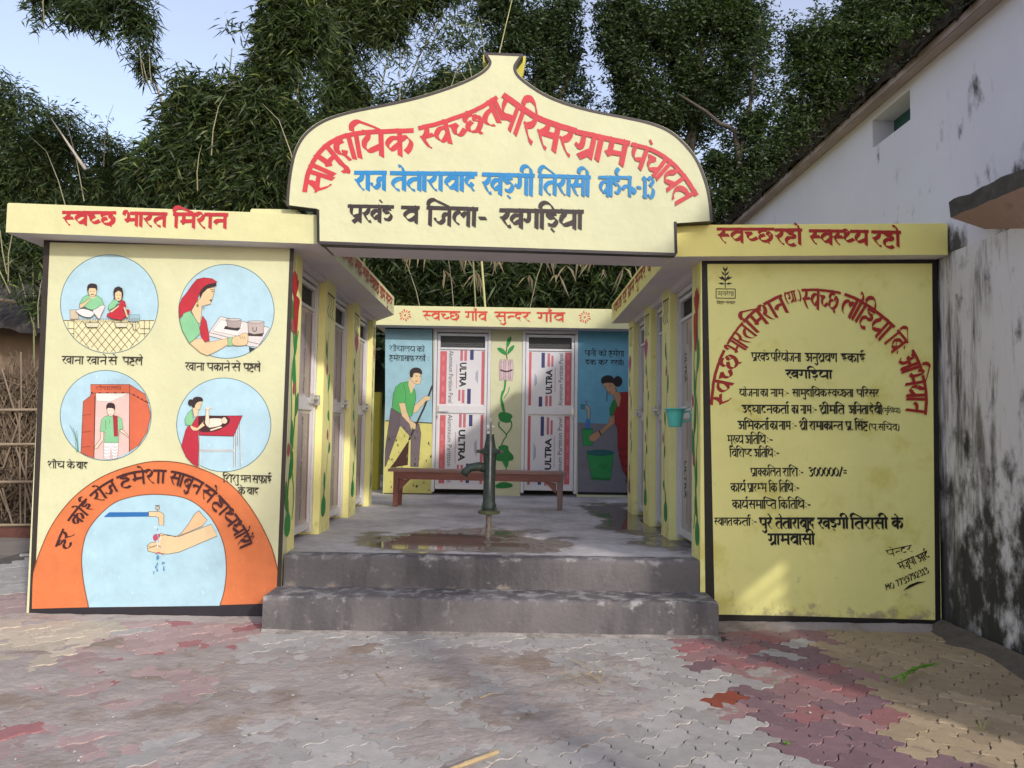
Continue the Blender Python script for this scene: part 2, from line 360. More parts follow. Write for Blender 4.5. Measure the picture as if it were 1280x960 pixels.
def latin(s, txt, O, ex, ey, d, col, bold=0.0):
    """built-in font text, laid at O on paint plane s.P: ex = whole text width vector, ey = letter height vector"""
    cu = bpy.data.curves.new('t', 'FONT'); cu.body = txt; cu.resolution_u = 2; cu.offset = bold
    o = bpy.data.objects.new('t', cu); sc.collection.objects.link(o); dg = bpy.context.evaluated_depsgraph_get()
    me = o.evaluated_get(dg).to_mesh(); co = [(v.co.x, v.co.y) for v in me.vertices]; fs = [tuple(p.vertices) for p in me.polygons]
    o.evaluated_get(dg).to_mesh_clear(); bpy.data.objects.remove(o); bpy.data.curves.remove(cu)
    x0, x1 = min(c[0] for c in co), max(c[0] for c in co); h = .70
    s.mb.use(paint(col)); s.mb.add([s.P.pt(O[0]+ex[0]*(x-x0)/(x1-x0)+ey[0]*y/h, O[1]+ex[1]*(x-x0)/(x1-x0)+ey[1]*y/h, d) for x, y in co], fs)
# ------------------------------------------------------------------ materials of the place
CREAM = mat('cream_paint', (.56,.555,.35), rough=.6, var=.06, scale=2.5, bump=.35, bscale=9, bdist=.02, stain=[((.42,.38,.24), 3.5, .62, .95), ((.40,.35,.23), 14, .66, .80, (1,1,.10))])
FASC = mat('fascia_paint', (.57,.55,.30), rough=.6, var=.06, scale=3, bump=.35, bscale=9, bdist=.02, stain=[((.55,.48,.22), 5, .64, .9)])
YEL = mat('yellow_paint', (.86,.80,.29), rough=.6, var=.06, scale=2, bump=.4, bscale=7, bdist=.02, stain=[((.70,.62,.15), 2.2, .50, .72), ((.42,.38,.14), 9, .70, .9), ((.38,.31,.19), 7, .66, .86, None, (.0,.40,.26)), ((.50,.44,.16), 12, .66, .80, (1,1,.12))])
PIL = mat('pillar_paint', (.77,.73,.31), rough=.6, var=.06, scale=4, bump=.12, bscale=30, stain=[((.40,.36,.15), 6, .62, .85, None, (.48,1.0,.12))])
SOF = mat('soffit_paint', (.66,.61,.64), rough=.8, var=.08, scale=3, bump=.15, bscale=40)
OLIVE = mat('olive_paint', (.50,.44,.06), rough=.6, bump=.1)
BLK = mat('black_paint', (.025,.022,.022), rough=.5, var=.2, bump=.1)
CON = mat('cement', (.130,.118,.119), rough=.8, var=.18, scale=3, bump=.35, bscale=45, stain=[((.075,.068,.072), 1.6, .46, .62, (1,1,.25)), ((.20,.185,.18), 9, .60, .72), ((.42,.40,.38), 60, .70, .76)])
CON_ST = [((.075,.068,.072), 1.6, .46, .62, (1,1,.25)), ((.20,.185,.18), 9, .60, .72), ((.42,.40,.38), 60, .70, .76)]
CON = mat('cement_lower', (.130,.118,.119), rough=.8, var=.18, scale=3, bump=.6, bscale=30, bdist=.015, stain=CON_ST+[((.30,.285,.275), 8, .60, .76, None, (.252,.205,.17)), ((.26,.22,.19), 6, .62, .80, None, (-.02,.10,.12))])
CON2 = mat('cement_upper', (.130,.118,.119), rough=.8, var=.18, scale=3, bump=.6, bscale=30, bdist=.015, stain=CON_ST+[((.30,.285,.275), 8, .60, .76, None, (.487,.44,.17)), ((.26,.22,.19), 6, .62, .80, None, (.24,.31,.12))])
RAW = mat('raw_plaster', (.35,.33,.32), rough=.9, var=.2, scale=4, bump=.3)
ALU = mat('aluminium', (.62,.61,.63), rough=.42, var=.05, scale=10, bump=.03, metal=.25, spec=.5)
FILM = mat('door_film', (.60,.585,.61), rough=.30, var=.05, scale=3, bump=.05, bscale=8, spec=.5, coat=.3)
FILMD = mat('ribbed_door_film', (.33,.285,.30), rough=.30, var=.10, scale=3, bump=.05, bscale=8, spec=.5, coat=.3)
MESHM = mat('vent_mesh_metal', (.08,.08,.08), rough=.5, var=.3, scale=60, metal=.3)
DARK = mat('interior_shade', (.03,.03,.03), rough=.9, bump=0)  # near-black colour standing in for the shade inside the cubicles
STEEL = mat('steel', (.6,.6,.6), rough=.3, metal=.8, bump=0)
# ------------------------------------------------------------------ building pieces
def door(parent, P, a0, a1, z0, z1, kind, flip=False, label=None, lockside=1, dset=0.0):
    """aluminium framed door in plane P (d = towards the viewer); > frames, vent, latch, print"""
    fw = .055; zr0, zr1 = z0+(z1-z0)*.475, z0+(z1-z0)*.515; zv = z0+(z1-z0)*.885
    D = MB(); D.pbox(P, a0+fw, a1-fw, z0+.06, zv-.02, dset-.012, dset)                      # panel sheet
    d = D.build('door', FILM if kind == 'back' else FILMD, parent, label=label)
    F = MB(); F.pbox(P, a0, a0+.045, z0-.03, z1, dset-.05, dset+.03); F.pbox(P, a1-(.045 if kind == 'back' else .05), a1, z0-.03, z1, dset-.05, dset+.03); F.pbox(P, a0+.045, a1-.045, z1-.045, z1, dset-.05, dset+.03)
    F.build('door_frame', ALU, d, bevel=.004)
    G = MB(); b0, b1 = a0+.052, a1-.052
    for q in ((b0, b0+.04, z0+.01, z1-.06), (b1-.04, b1, z0+.01, z1-.06), (b0+.04, b1-.04, z0+.01, z0+.07), (b0+.04, b1-.04, zr0, zr1+.02), (b0+.04, b1-.04, zv-.03, zv), (b0+.04, b1-.04, z1-.10, z1-.06)):
        G.pbox(P, *q, dset-.02, dset+.018)
    G.build('leaf_frame', ALU, d, bevel=.003)
    V = MB(); V.pbox(P, b0+.04, b1-.04, zv, z1-.10, dset-.03, dset-.022)
    n = 16
    for i in range(n+1):
        a = b0+.04+(b1-b0-.08)*i/n; V.pbox(P, a-.0015, a+.0015, zv, z1-.10, dset-.020, dset-.016)
    for i in range(7):
        b = zv+(z1-.10-zv)*i/6; V.pbox(P, b0+.04, b1-.04, b-.0015, b+.0015, dset-.0155, dset-.012)
    V.build('vent_mesh', MESHM, d)
    Lt = MB(); s = b1-.02 if lockside > 0 else b0+.02; sg = -lockside
    if kind == 'back':
        Lt.pbox(P, s-.02, s+.02, zr0+.0, zr1+.01, dset+.018, dset+.035)
        Lt.tube([P.pt(s, zr0+.02, dset+.04), P.pt(s+sg*.16, zr0+.02, dset+.04)], .006)
        Lt.tube([P.pt(s, zr0-.03, dset+.035), P.pt(s+.012, zr0-.075, dset+.035), P.pt(s-.012, zr0-.075, dset+.035), P.pt(s, zr0-.03, dset+.036)], .004)
    else:
        Lt.tube([P.pt(s+lockside*.07, zr1+.03, dset+.06), P.pt(s+sg*.20, zr1+.0, dset+.06)], .011)
        Lt.pbox(P, s-.02+sg*.10, s+.02+sg*.10, zr1-.03, zr1+.06, dset+.018, dset+.05); Lt.pbox(P, s-.015, s+.03, zr1-.04, zr1+.05, dset+.03, dset+.075)
    Lt.build('latch', STEEL, d, bevel=.002)
    pr = Paint(P, dset+.0008)
    if kind == 'back':
        for (p0, p1, off) in ((zr1+.02, zv-.03, .0), (z0+.07, zr0, .0)):
            q0, q1 = b0+.04, b1-.04; W = q1-q0; Hh = p1-p0
            def R(x0, x1, y0, y1, c, dd=.0003):
                if flip: x0, x1 = 1-x1, 1-x0; y0, y1 = 1-y1, 1-y0
                pr.mb.use(paint(c)); d_ = dset+.0008+dd
                pr.mb.add([P.pt(q0+W*x0, p0+Hh*y0, d_), P.pt(q0+W*x1, p0+Hh*y0, d_), P.pt(q0+W*x1, p0+Hh*y1, d_), P.pt(q0+W*x0, p0+Hh*y1, d_)], [(0,1,2,3)])
            def T(t, x0, x1, y0, y1, c, bold=0, dd=.0006):   # text running downwards inside the box
                if flip: latin(pr, t, (q0+W*(1-x0), p0+Hh*(1-y1)), (0, Hh*(y1-y0)), (-W*(x1-x0), 0), dset+.0008+dd, c, bold)
                else: latin(pr, t, (q0+W*x0, p0+Hh*y1), (0, -Hh*(y1-y0)), (W*(x1-x0), 0), dset+.0008+dd, c, bold)
            lo = p0 < zr0-.2
            R(.0 if not lo else .02, .15, .02, .97, '#dc6e75')
            for k in range(5): R(.05, .10, .06+k*.185, .15+k*.185, '#e7878c', .0006)
            T('Aluminium Partition Panel', .20, .30, .04, .98, '#3a3a40')
            R(.37, .385, .30, .74, '#d4929b'); 
            R(.45, .51, .80, .99, '#d67a85'); R(.54, .60, .80, .99, '#d67a85'); R(.67, .75, .82, 1.0 if not lo else .98, '#45477c')
            T('ULTRA', .45, .59, .33, .77, '#34343c', .04)
            R(.42, .47, .08, .28, '#d67a85'); R(.50, .56, .04, .28, '#d67a85'); R(.62, .70, .03, .30, '#45477c')
            for k in range(3): R(.80+k*.02, .815+k*.02, .46-k*.03, .60+k*.02, '#a9b0c4')
            R(.93, .99, .02, .98, '#dc6e75')
    else:
        q0, q1 = b0+.04, b1-.04; W = q1-q0
        for (p0, p1) in ((zr1+.02, zv-.03), (z0+.07, zr0)):
            Hh = p1-p0
            def R(x0, x1, y0, y1, c):
                pr.mb.use(paint(c)); pr.mb.add([P.pt(q0+W*x0, p0+Hh*y0, dset+.0012), P.pt(q0+W*x1, p0+Hh*y0, dset+.0012), P.pt(q0+W*x1, p0+Hh*y1, dset+.0012), P.pt(q0+W*x0, p0+Hh*y1, dset+.0012)], [(0,1,2,3)])
            latin(pr, 'ULTRA', (q0+W*.16, p0+Hh*.62), (0, -Hh*.34), (W*.12, 0), dset+.0015, '#45404a', .02)
            R(.30, .325, .06, .36, '#4a4048'); R(.30, .325, .72, .97, '#5c4650')
            for k in range(9): R(.42+.055*k, .43+.055*k, .03, .97, '#9a8a90' if k % 3 else '#b87c88')
            latin(pr, 'Aluminium Partition Panel', (q0+W*.58, p0+Hh*.95), (0, -Hh*.9), (W*.07, 0), dset+.0015, '#6a5c64', .01)
            R(.90, .96, .03, .97, '#a8707c')
    pr.build('printed_film', d)
    return d
FZ = .48                                                                          # platform height
PFL = Plane((-3.60,5.84,0), (1,0,0), (0,-1,0))
PIL_L = Plane((-1.70,0,0), (0,1,0), (1,0,0)); PIL_R = Plane((1.49,0,0), (0,-1,0), (-1,0,0))
PFR = Plane((0,5.86,0), (1,0,0), (0,-1,0)); PB = Plane((0,11.25,0), (1,0,0), (0,-1,0))
def corner(x, y, z): return (x, y, z)
# ---- left block
LB = empty('toilet_block', (-2.6,7.6,0), 'cream toilet block with hand-washing murals on its front and roundels above an orange arch', 'building', 'toilet blocks around the courtyard')
ZL = 2.885
b = MB(); q = [PFL.pt(0,0), PFL.pt(1.90,0), (-1.70,5.99,0), (-3.60,5.99,0)]
b.hexa([Vector(p)-Vector((0,0,.2)) for p in q]+[Vector((p[0],p[1],ZL)) for p in q]); b.build('front_wall', CREAM, LB)
b = MB(); b.box(-3.60,-3.45,5.995,9.8,-.2,ZL); b.build('side_wall', CREAM, LB)
b = MB(); b.box(-3.447,-1.903,9.65,9.8,-.2,ZL); b.build('back_wall', RAW, LB)
for y0, y1 in ((5.993,6.19),(7.0,7.41),(8.26,8.66),(9.47,9.68)):
    b = MB(); b.box(-1.90,-1.70,y0,y1,-.1,ZL)
    b.build('pillar', PIL, LB, bevel=.006)
b = MB(); b.box(-1.897,-1.703,6.2,9.46,2.79,ZL-.002); b.build('lintel', SOF, LB)
b = MB(); b.box(-2.9,-2.88,6.15,9.54,FZ,ZL-.01); b.build('interior_shade_sheet', DARK, LB)  # dark sheet: interior shade behind the left doors, put into its colour
for k, (y0, y1) in enumerate(((6.19,7.0),(7.41,8.26),(8.66,9.47))):
    door(LB, Plane((-1.79,0,0),(0,1,0),(1,0,0)), y0+.004, y1-.004, FZ+.05, 2.785, 'side', lockside=1)
def slab(parent, pts, z0, z1, fm, tl=lambda x: 0):
    b = MB(); n = len(pts); b.use(fm)
    b.add([(x,y,z0+tl(x)) for x,y in pts]+[(x,y,z1+tl(x)) for x,y in pts], [tuple(range(n,2*n))]+[(i,(i+1)%n,n+(i+1)%n,n+i) for i in range(n)])
    b.use(SOF); b.add([(x,y,z0+tl(x)) for x,y in pts], [tuple(range(n))[::-1]])
    o = b.build('roof_slab', None, parent, bevel=.008); return o
LS = slab(LB, [(-3.77,5.62),(-1.43,5.66),(-1.41,9.25),(-1.72,9.85),(-3.77,9.85)], 2.83, 3.055, FASC, lambda x: (-1.41-x)/2.36*.04)
b = MB(); b.box(-1.98,-1.62,5.70,5.86,3.06,3.105); b.build('coping_brick', FASC, LB, bevel=.008)
# ---- right block
RB = empty('toilet_block', (2.4,7.6,0), 'yellow toilet block on the right with the long black notice painted on its front wall', 'building', 'toilet blocks around the courtyard')
ZR = 2.86
b = MB(); b.box(1.49,3.33,5.86,6.02,-.2,ZR); b.build('front_wall', YEL, RB)
b = MB(); b.box(3.18,3.33,6.022,9.4,-.2,ZR); b.build('side_wall', YEL, RB)
b = MB(); b.box(1.70,3.178,9.25,9.4,-.2,ZR); b.build('back_wall', RAW, RB)
for y0, y1 in ((6.022,6.14),(6.97,7.34),(7.93,8.31),(9.02,9.38)):
    b = MB(); b.box(1.49,1.69,y0,y1,-.1,ZR); b.build('pillar', PIL, RB, bevel=.006)
b = MB(); b.box(1.493,1.687,6.15,9.0,2.74,ZR-.002); b.build('lintel', SOF, RB)
b = MB(); b.box(2.6,2.62,6.1,9.24,FZ,ZR-.01); b.build('interior_shade_sheet', DARK, RB)  # near-black sheet painting the shade inside the right cubicles
for k, (y0, y1) in enumerate(((6.14,6.97),(7.34,7.93),(8.31,9.02))):
    door(RB, Plane((1.58,0,0),(0,-1,0),(-1,0,0)), -y1+.004, -y0-.004, FZ+.05, 2.735, 'side', lockside=-1 if k else 1)
RS = slab(RB, [(1.225,5.70),(3.34,5.70),(3.34,9.4),(1.28,9.4)], 2.79, 3.035, mat('fascia_paint_right', (.86,.76,.24), rough=.6, var=.05, scale=3, bump=.12, bscale=30, stain=[((.55,.47,.14), 5, .62, .9)]), lambda x: (x-1.25)/2.1*.05)
# ---- back block
BB = empty('toilet_block', (0,11.9,0), 'small back toilet block with two white printed doors between painted figures', 'building', 'toilet blocks around the courtyard')
def bx(x): return PB.px(x, 500)[0]
ax = [bx(481.5), bx(541), bx(613), bx(652), bx(722), 2.3]
for i0, i1, nm in ((0,1,'wall'),(2,3,'pillar'),(4,5,'wall')):
    b = MB(); b.box(ax[i0], ax[i1], 11.25, 11.42, -.1, 2.93); b.build(nm, CREAM, BB)
b = MB(); b.box(ax[1], ax[2], 11.6, 11.62, 0, 2.93); b.box(ax[3], ax[4], 11.6, 11.62, 0, 2.93); b.build('interior_shade_sheet', DARK, BB)  # two near-black sheets as painted shade behind the back doors
b = MB(); b.box(ax[0], ax[0]+.12, 11.424, 12.6, -.1, 2.93); b.build('side_wall', CREAM, BB)
DL = door(BB, Plane((0,11.27,0),(1,0,0),(0,-1,0)), ax[1]+.003, ax[2]-.003, FZ+.07, 2.925, 'back', flip=False, lockside=-1)
DR = door(BB, Plane((0,11.27,0),(1,0,0),(0,-1,0)), ax[3]+.003, ax[4]-.003, FZ+.07, 2.925, 'back', flip=True, lockside=1)
BS = slab(BB, [(-1.95,10.93),(2.3,10.93),(2.3,12.7),(-1.95,12.7)], 2.93, 3.215, FASC)
# ---- low yellow wall behind the gap
b = MB(); b.box(-3.4, -1.99, 11.9, 12.05, -.1, 2.0); o = b.build('boundary_wall', OLIVE, None, bevel=.01, loc=(-2.6,12,0)); tag(o, 'low mustard yellow wall seen in the dark gap between the left and back blocks', 'wall')
# ---- platform and steps
PF = empty('platform', (0,7,0), 'grey cement courtyard platform with two broad steps in front', 'platform'); 
FLOORM = bpy.data.materials.new('courtyard_cement')
def slabmesh(name, x0, x1, y0, y1, z0, z1, m, bev):
    b = MB(); nx = 40
    vs = []; 
    b.box(x0, x1, y0, y1, z0, z1); return b.build(name, m, PF, bevel=bev, seg=3)
def rough_step(name, x0, x1, y0, y1, z0, z1):
    """step with a slightly wavy, rounded nose"""
    nx, prof = 90, [(0, z0), (0, z0+.3*(z1-z0)+.1), (.002, z1-.03), (.008, z1-.012), (.022, z1-.002), (.05, z1), (y1-y0, z1)]
    vs = []; fs = []
    for i in range(nx+1):
        x = x0+(x1-x0)*i/nx
        for j, (dy, z) in enumerate(prof):
            wv = noise.noise(Vector((x*2.2, j*.35, z0*7)))*.012+noise.noise(Vector((x*11, j*.5, 3)))*.004
            vs.append((x, y0+dy+(wv if j < 6 else 0), z+(wv*.5 if 1 < j < 6 else 0)))
    k = len(prof)
    for i in range(nx):
        for j in range(k-1): fs.append((i*k+j, (i+1)*k+j, (i+1)*k+j+1, i*k+j+1))
    b = MB(); b.add(vs, fs)
    b.add([(x0,y0,z0),(x0,y1,z0),(x0,y1,z1-.004),(x0,y0+.02,z1-.004)], [(0,1,2,3)]); b.add([(x1,y0,z0),(x1,y1,z0),(x1,y1,z1-.004),(x1,y0+.02,z1-.004)], [(3,2,1,0)])
    return b.build(name, CON if z0 < 0 else CON2, PF, smooth=True)
rough_step('step', -1.72, 1.53, 5.50, 5.92, -.25, .245)
rough_step('step', -1.68, 1.485, 5.86, 6.02, .20, FZ)
# cement floor: procedural dry/wet mix around the pump
m = FLOORM; m.use_nodes = True; nt = m.node_tree; L = nt.links.new; p = nt.nodes['Principled BSDF']
g = N(nt,'ShaderNodeNewGeometry'); n1 = N(nt,'ShaderNodeTexNoise', Scale=1.7, Detail=8.0, Roughness=.65); L(g.outputs['Position'], n1.inputs['Vector'])
n2 = N(nt,'ShaderNodeTexNoise', Scale=14.0, Detail=8.0); L(g.outputs['Position'], n2.inputs['Vector'])
cr = N(nt,'ShaderNodeValToRGB'); cr.color_ramp.elements[0].position = .32; cr.color_ramp.elements[0].color = (.36,.34,.34,1); cr.color_ramp.elements[1].position = .62; cr.color_ramp.elements[1].color = (.70,.66,.65,1); L(n1.outputs[0], cr.inputs[0])
m1 = N(nt,'ShaderNodeMix', data_type='RGBA', blend_type='MULTIPLY'); m1.inputs['Factor'].default_value = .45; L(cr.outputs[0], m1.inputs['A']); L(n2.outputs[0], m1.inputs['B'])
def wetblob(cx, cy, rx, ry):
    v = N(nt,'ShaderNodeVectorMath', operation='SUBTRACT'); L(g.outputs['Position'], v.inputs[0]); v.inputs[1].default_value = (cx,cy,FZ)
    v2 = N(nt,'ShaderNodeVectorMath', operation='MULTIPLY'); L(v.outputs[0], v2.inputs[0]); v2.inputs[1].default_value = (1/rx,1/ry,0)
    ln = N(nt,'ShaderNodeVectorMath', operation='LENGTH'); L(v2.outputs[0], ln.inputs[0])
    ad = N(nt,'ShaderNodeMath', operation='MULTIPLY_ADD'); L(n1.outputs[0], ad.inputs[0]); ad.inputs[1].default_value = 2.8; L(ln.outputs['Value'], ad.inputs[2])
    return ad
w1 = wetblob(-.42, 6.80, .84, .80); w2 = wetblob(1.35, 8.6, .35, 1.8)
mn = N(nt,'ShaderNodeMath', operation='MINIMUM'); L(w1.outputs[0], mn.inputs[0]); L(w2.outputs[0], mn.inputs[1])
wet = N(nt,'ShaderNodeMapRange'); wet.interpolation_type = 'SMOOTHSTEP'; wet.inputs['From Min'].default_value = 2.52; wet.inputs['From Max'].default_value = 2.36; L(mn.outputs[0], wet.inputs[0])
pud = N(nt,'ShaderNodeMapRange'); pud.interpolation_type = 'SMOOTHSTEP'; pud.inputs['From Min'].default_value = 2.28; pud.inputs['From Max'].default_value = 2.08; L(mn.outputs[0], pud.inputs[0])
m2 = N(nt,'ShaderNodeMix', data_type='RGBA'); L(wet.outputs[0], m2.inputs['Factor']); L(m1.outputs['Result'], m2.inputs['A']); m2.inputs['B'].default_value = (.165,.135,.11,1)
L(m2.outputs['Result'], p.inputs['Base Color'])
ro = N(nt,'ShaderNodeMapRange'); ro.inputs['To Min'].default_value = .75; ro.inputs['To Max'].default_value = .38; L(wet.outputs[0], ro.inputs[0])
ro2 = N(nt,'ShaderNodeMix', data_type='FLOAT'); L(pud.outputs[0], ro2.inputs['Factor']); L(ro.outputs[0], ro2.inputs['A']); ro2.inputs['B'].default_value = .04; L(ro2.outputs['Result'], p.inputs['Roughness'])
bn = N(nt,'ShaderNodeTexNoise', Scale=35.0, Detail=6.0); L(g.outputs['Position'], bn.inputs['Vector']); bs = N(nt,'ShaderNodeMapRange'); bs.inputs['To Min'].default_value = .35; bs.inputs['To Max'].default_value = .012; L(pud.outputs[0], bs.inputs[0])
bp = N(nt,'ShaderNodeBump', Distance=.01); L(bs.outputs[0], bp.inputs['Strength']); L(bn.outputs[0], bp.inputs['Height']); L(bp.outputs[0], p.inputs['Normal'])
b = MB(); b.box(-3.44, 3.17, 6.02, 12.5, -.05, FZ-.003); b.build('courtyard_floor', FLOORM, PF)
# ---- gable sign spanning the entrance
GS = empty('entrance_sign', (-.1,5.7,2.79), 'onion-shaped cream gable sign over the entrance with red, blue and black hand lettering', 'sign')
PG = Plane((0,5.60,0), (1,.0,0), (0,-1,0))
gout = [(358,256),(359,236),(362,212),(367,190),(376,172),(390,158),(410,147),(440,138),(480,130),(520,121),(556,110),(584,99),(603,88),(611,78),(608,70),(605,66)]
gout2 = [(654,68),(650,73),(645,82),(648,92),(660,103),(680,116),(705,127),(740,137),(780,145),(815,153),(840,164),(860,182),(874,202),(884,228),(889,252),(891,276)]
ol = [PG.px(x, y) for x, y in gout]; orr = [PG.px(x, y) for x, y in gout2]
ol = smooth(ol, 4); orr = smooth(orr, 4); full = ol+orr
n = len(full); b = MB(); b.use(CREAM)
low = [PG.px(845,318), PG.px(845,280), PG.px(397,262), PG.px(397,303)]
rect = [low[3], low[0]]
ring = full + [PG.px(845,279), PG.px(846,318), PG.px(398,304), PG.px(397,261)]
k = len(ring); b.add([PG.pt(a, z_, 0) for a, z_ in ring], [tuple(range(k))[::-1]])
top = ring[:n]; bk = MB(); 
b.add([PG.pt(a, z_, -.12) for a, z_ in ring], [tuple(range(k))])
b.use(BLK); b.add([PG.pt(a, z_, 0) for a, z_ in ring]+[PG.pt(a, z_, -.12) for a, z_ in ring], [(i, (i+1)%k, k+(i+1)%k, k+i) for i in range(k)])
b.build('gable_panel', None, GS)
fb = MB(); fb.use(OLIVE); fin = [PG.px(x,y) for x,y in ((606,68),(611,78),(610,92),(600,100),(655,106),(650,96),(646,84),(653,70))]
fin = [PG.px(x,y) for x,y in ((603,58),(604,84),(612,92),(648,92),(654,84),(658,60))]
fb.add([PG.pt(a,z_,-.13) for a,z_ in fin]+[PG.pt(a,z_,-.22) for a,z_ in fin], [tuple(range(6))[::-1], tuple(range(6,12))]+[(i,(i+1)%6,6+(i+1)%6,6+i) for i in range(6)]); fb.build('finial_block', None, GS)
bl = PG.px(400,304); br = PG.px(845,318)
b = MB(); b.use(SOF); b.hexa([(bl[0],5.725,bl[1]+.012),(br[0],5.725,br[1]+.012),(br[0],6.10,br[1]+.012),(bl[0],6.10,bl[1]+.012),(bl[0],5.725,3.04),(br[0],5.725,3.03),(br[0],6.10,3.03),(bl[0],6.10,3.04)]); b.build('beam', None, GS, bevel=.006)
pt = Paint(PG, .001)
edge = [(x+dx, y+dy) for (x, y), dx, dy in [(p_, 1.5, 1.5) for p_ in gout[:-2]]]
q = smooth([(a+.010, b_-.010) for a, b_ in [PG.px(*p_) for p_ in gout]], 4); pt.rib(q, .022, '#4c4442', None)
q = smooth([(a-.010, b_-.010) for a, b_ in [PG.px(*p_) for p_ in gout2]], 4); pt.rib(q, .022, '#4c4442', None)
pt.line([(605,67),(654,69)], .02, '#4c4442', sm=False); pt.line([(397,303),(500,307),(650,311.5),(845,318)], .022, '#453c40', sm=False); pt.line([(397.5,262),(398,303)], .02, '#2c2622', sm=False); pt.line([(844,277),(845,317)], .022, '#2c2622', sm=False)
pt.build('edge_line', GS)
pt = Paint(PG, .002); RED = '#d8414a'
pt.text('सामुदायिक', [(379,238),(384,214),(397,190),(420,172),(450,164),(485,162),(516,161)], 34, .19, RED)
pt.text('स्वच्छता', [(524,158),(545,153),(570,145),(597,134),(620,120)], 31, .20, RED, up=.25)
pt.text('परिसर', [(631,117),(652,132),(675,146),(700,155),(720,161)], 36, .21, RED, up=.45)
pt.text('ग्राम', [(722,163),(750,169),(787,177)], 32, .22, RED)
pt.text('पंचायत', [(791,179),(815,186),(838,200),(858,221),(872,243)], 30, .185, RED)
pt.build('red_lettering', GS)
pt = Paint(PG, .002); BLU = '#2a8fd0'
pt.text('राज', [(444,214),(483,214)], 24, .23, BLU); pt.text('तेतारावाद', [(489,214.5),(596,215.5)], 24, .23, BLU); pt.text('खड़गी', [(604,216),(668,218)], 27, .20, BLU)
pt.text('तिरासी', [(674,218),(738,220)], 26, .20, BLU); pt.text('वार्डन०-13', [(749,220),(818,221)], 26, .20, BLU); pt.build('blue_lettering', GS)
pt = Paint(PG, .002); BK = '#3b3030'
pt.text('प्रखंड', [(436,256),(492,257)], 22, .22, BK); pt.text('व', [(503,257.5),(524,258)], 22, .22, BK); pt.text('जिला-', [(535,258),(610,260)], 24, .21, BK); pt.text('खगड़िया', [(626,261),(729,263)], 24, .22, BK); pt.build('black_lettering', GS)
# ---- fascia lettering
PFaL = Plane((-3.77,5.62,0), (2.34,.04,0), (.0171,-.9998,0)); PFaR = Plane((0,5.70,0), (1,0,0), (0,-1,0)); PFaB = Plane((0,10.93,0), (1,0,0), (0,-1,0))
R2 = '#c9333c'
pt = Paint(PFaL, .001); pt.text('स्वच्छ', [(79,264),(145,264.5)], 18, .25, R2); pt.text('भारत', [(154,264.8),(209,266)], 18, .25, R2); pt.text('मिशन', [(218,266),(285,267)], 19, .25, R2); pt.build('red_lettering', LB)
pt = Paint(PFaR, .001); R3 = '#c0281f'; pt.text('स्वच्छ', [(897,285),(967,285)], 19, .22, R3); pt.text('रहो', [(969,286),(1002,286)], 20, .22, R3); pt.text('स्वस्थ्य', [(1012,287),(1085,288)], 19, .22, R3); pt.text('रहो', [(1090,288.5),(1125,289)], 20, .22, R3); pt.build('red_lettering', RB)
pt = Paint(PFaB, .001); R4 = '#dd4a35'
for i, (t_, x0, x1) in enumerate((('स्वच्छ',529,575),('गाँव',582,609),('सुन्दर',619,663),('गाँव',672,706))): pt.text(t_, [(x0,388.5+(x0-529)*.012),(x1,388.5+(x1-529)*.012)], 12, .2, R4)
pt.build('red_lettering', BB)
for cx, cy in ((506.5,394),(731,396.5)):
    pt = Paint(PFaB, .001); ca, cb = PFaB.px(cx, cy)
    for k in range(12):
        an = 2*math.pi*k/12+.2; r0 = .035; r1 = .082 if k % 2 else .068; w_ = .17
        pt._poly([(ca+r0*math.cos(an), cb+r0*math.sin(an)), (ca+r1*math.cos(an-w_), cb+r1*math.sin(an-w_)), (ca+(r1+.012)*math.cos(an), cb+(r1+.012)*math.sin(an)), (ca+r1*math.cos(an+w_), cb+r1*math.sin(an+w_))], '#e0603c')
    pt._poly([(ca+.018*math.cos(i), cb+.018*math.sin(i)) for i in range(6)], '#e0603c'); pt.build('painted_sun', BB)
pt = Paint(Plane((-1.41,0,0),(0,1,0),(1,0,0)), .001); pt.text('गाँव को सब रखें स्वच्छ ग्राम सुन्दर', [(6.2,3.005),(9.1,3.005)], .125, .2, '#c2432c', local=True); pt.build('red_lettering', LB)
pt = Paint(Plane((1.140,0,0),(-.0149,-1,0),(-1,.0149,0)), .003); pt.text('स्वच्छ रहे ग्राम सुन्दर बने', [(-9.2,2.985),(-6.4,2.99)], .125, .2, '#c2432c', local=True); pt.build('red_lettering', RB)
# ------------------------------------------------------------------ murals on the left block
OUT = '#6b5f52'; SKIN = '#f2d3a6'; SKYB = '#bfe2f2'; GRN = '#93d3a0'; REDS = '#c9303f'; HAIR = '#3a2a2c'
def arc(cx, cy, rx, ry, a0, a1, n=24): return [(cx+rx*math.cos(math.radians(a0+(a1-a0)*i/n)), cy+ry*math.sin(math.radians(a0+(a1-a0)*i/n))) for i in range(n+1)]
pt = Paint(PFL, .0015)
DKB = '#3c332e'
pt.poly([(55,296),(62.5,303),(42.5,765),(36,774)], DKB); pt.poly([(55,296),(368,305),(366,309),(62,303)], DKB)
pt.poly([(362.5,308),(368,304),(351,742),(345.5,748)], DKB)
pt.poly([(36,774),(39,761),(110,759),(170,758.5),(250,757),(345,754),(345,772),(200,776),(120,777),(36,778)], '#302c33'); pt.build('painted_border', LB)
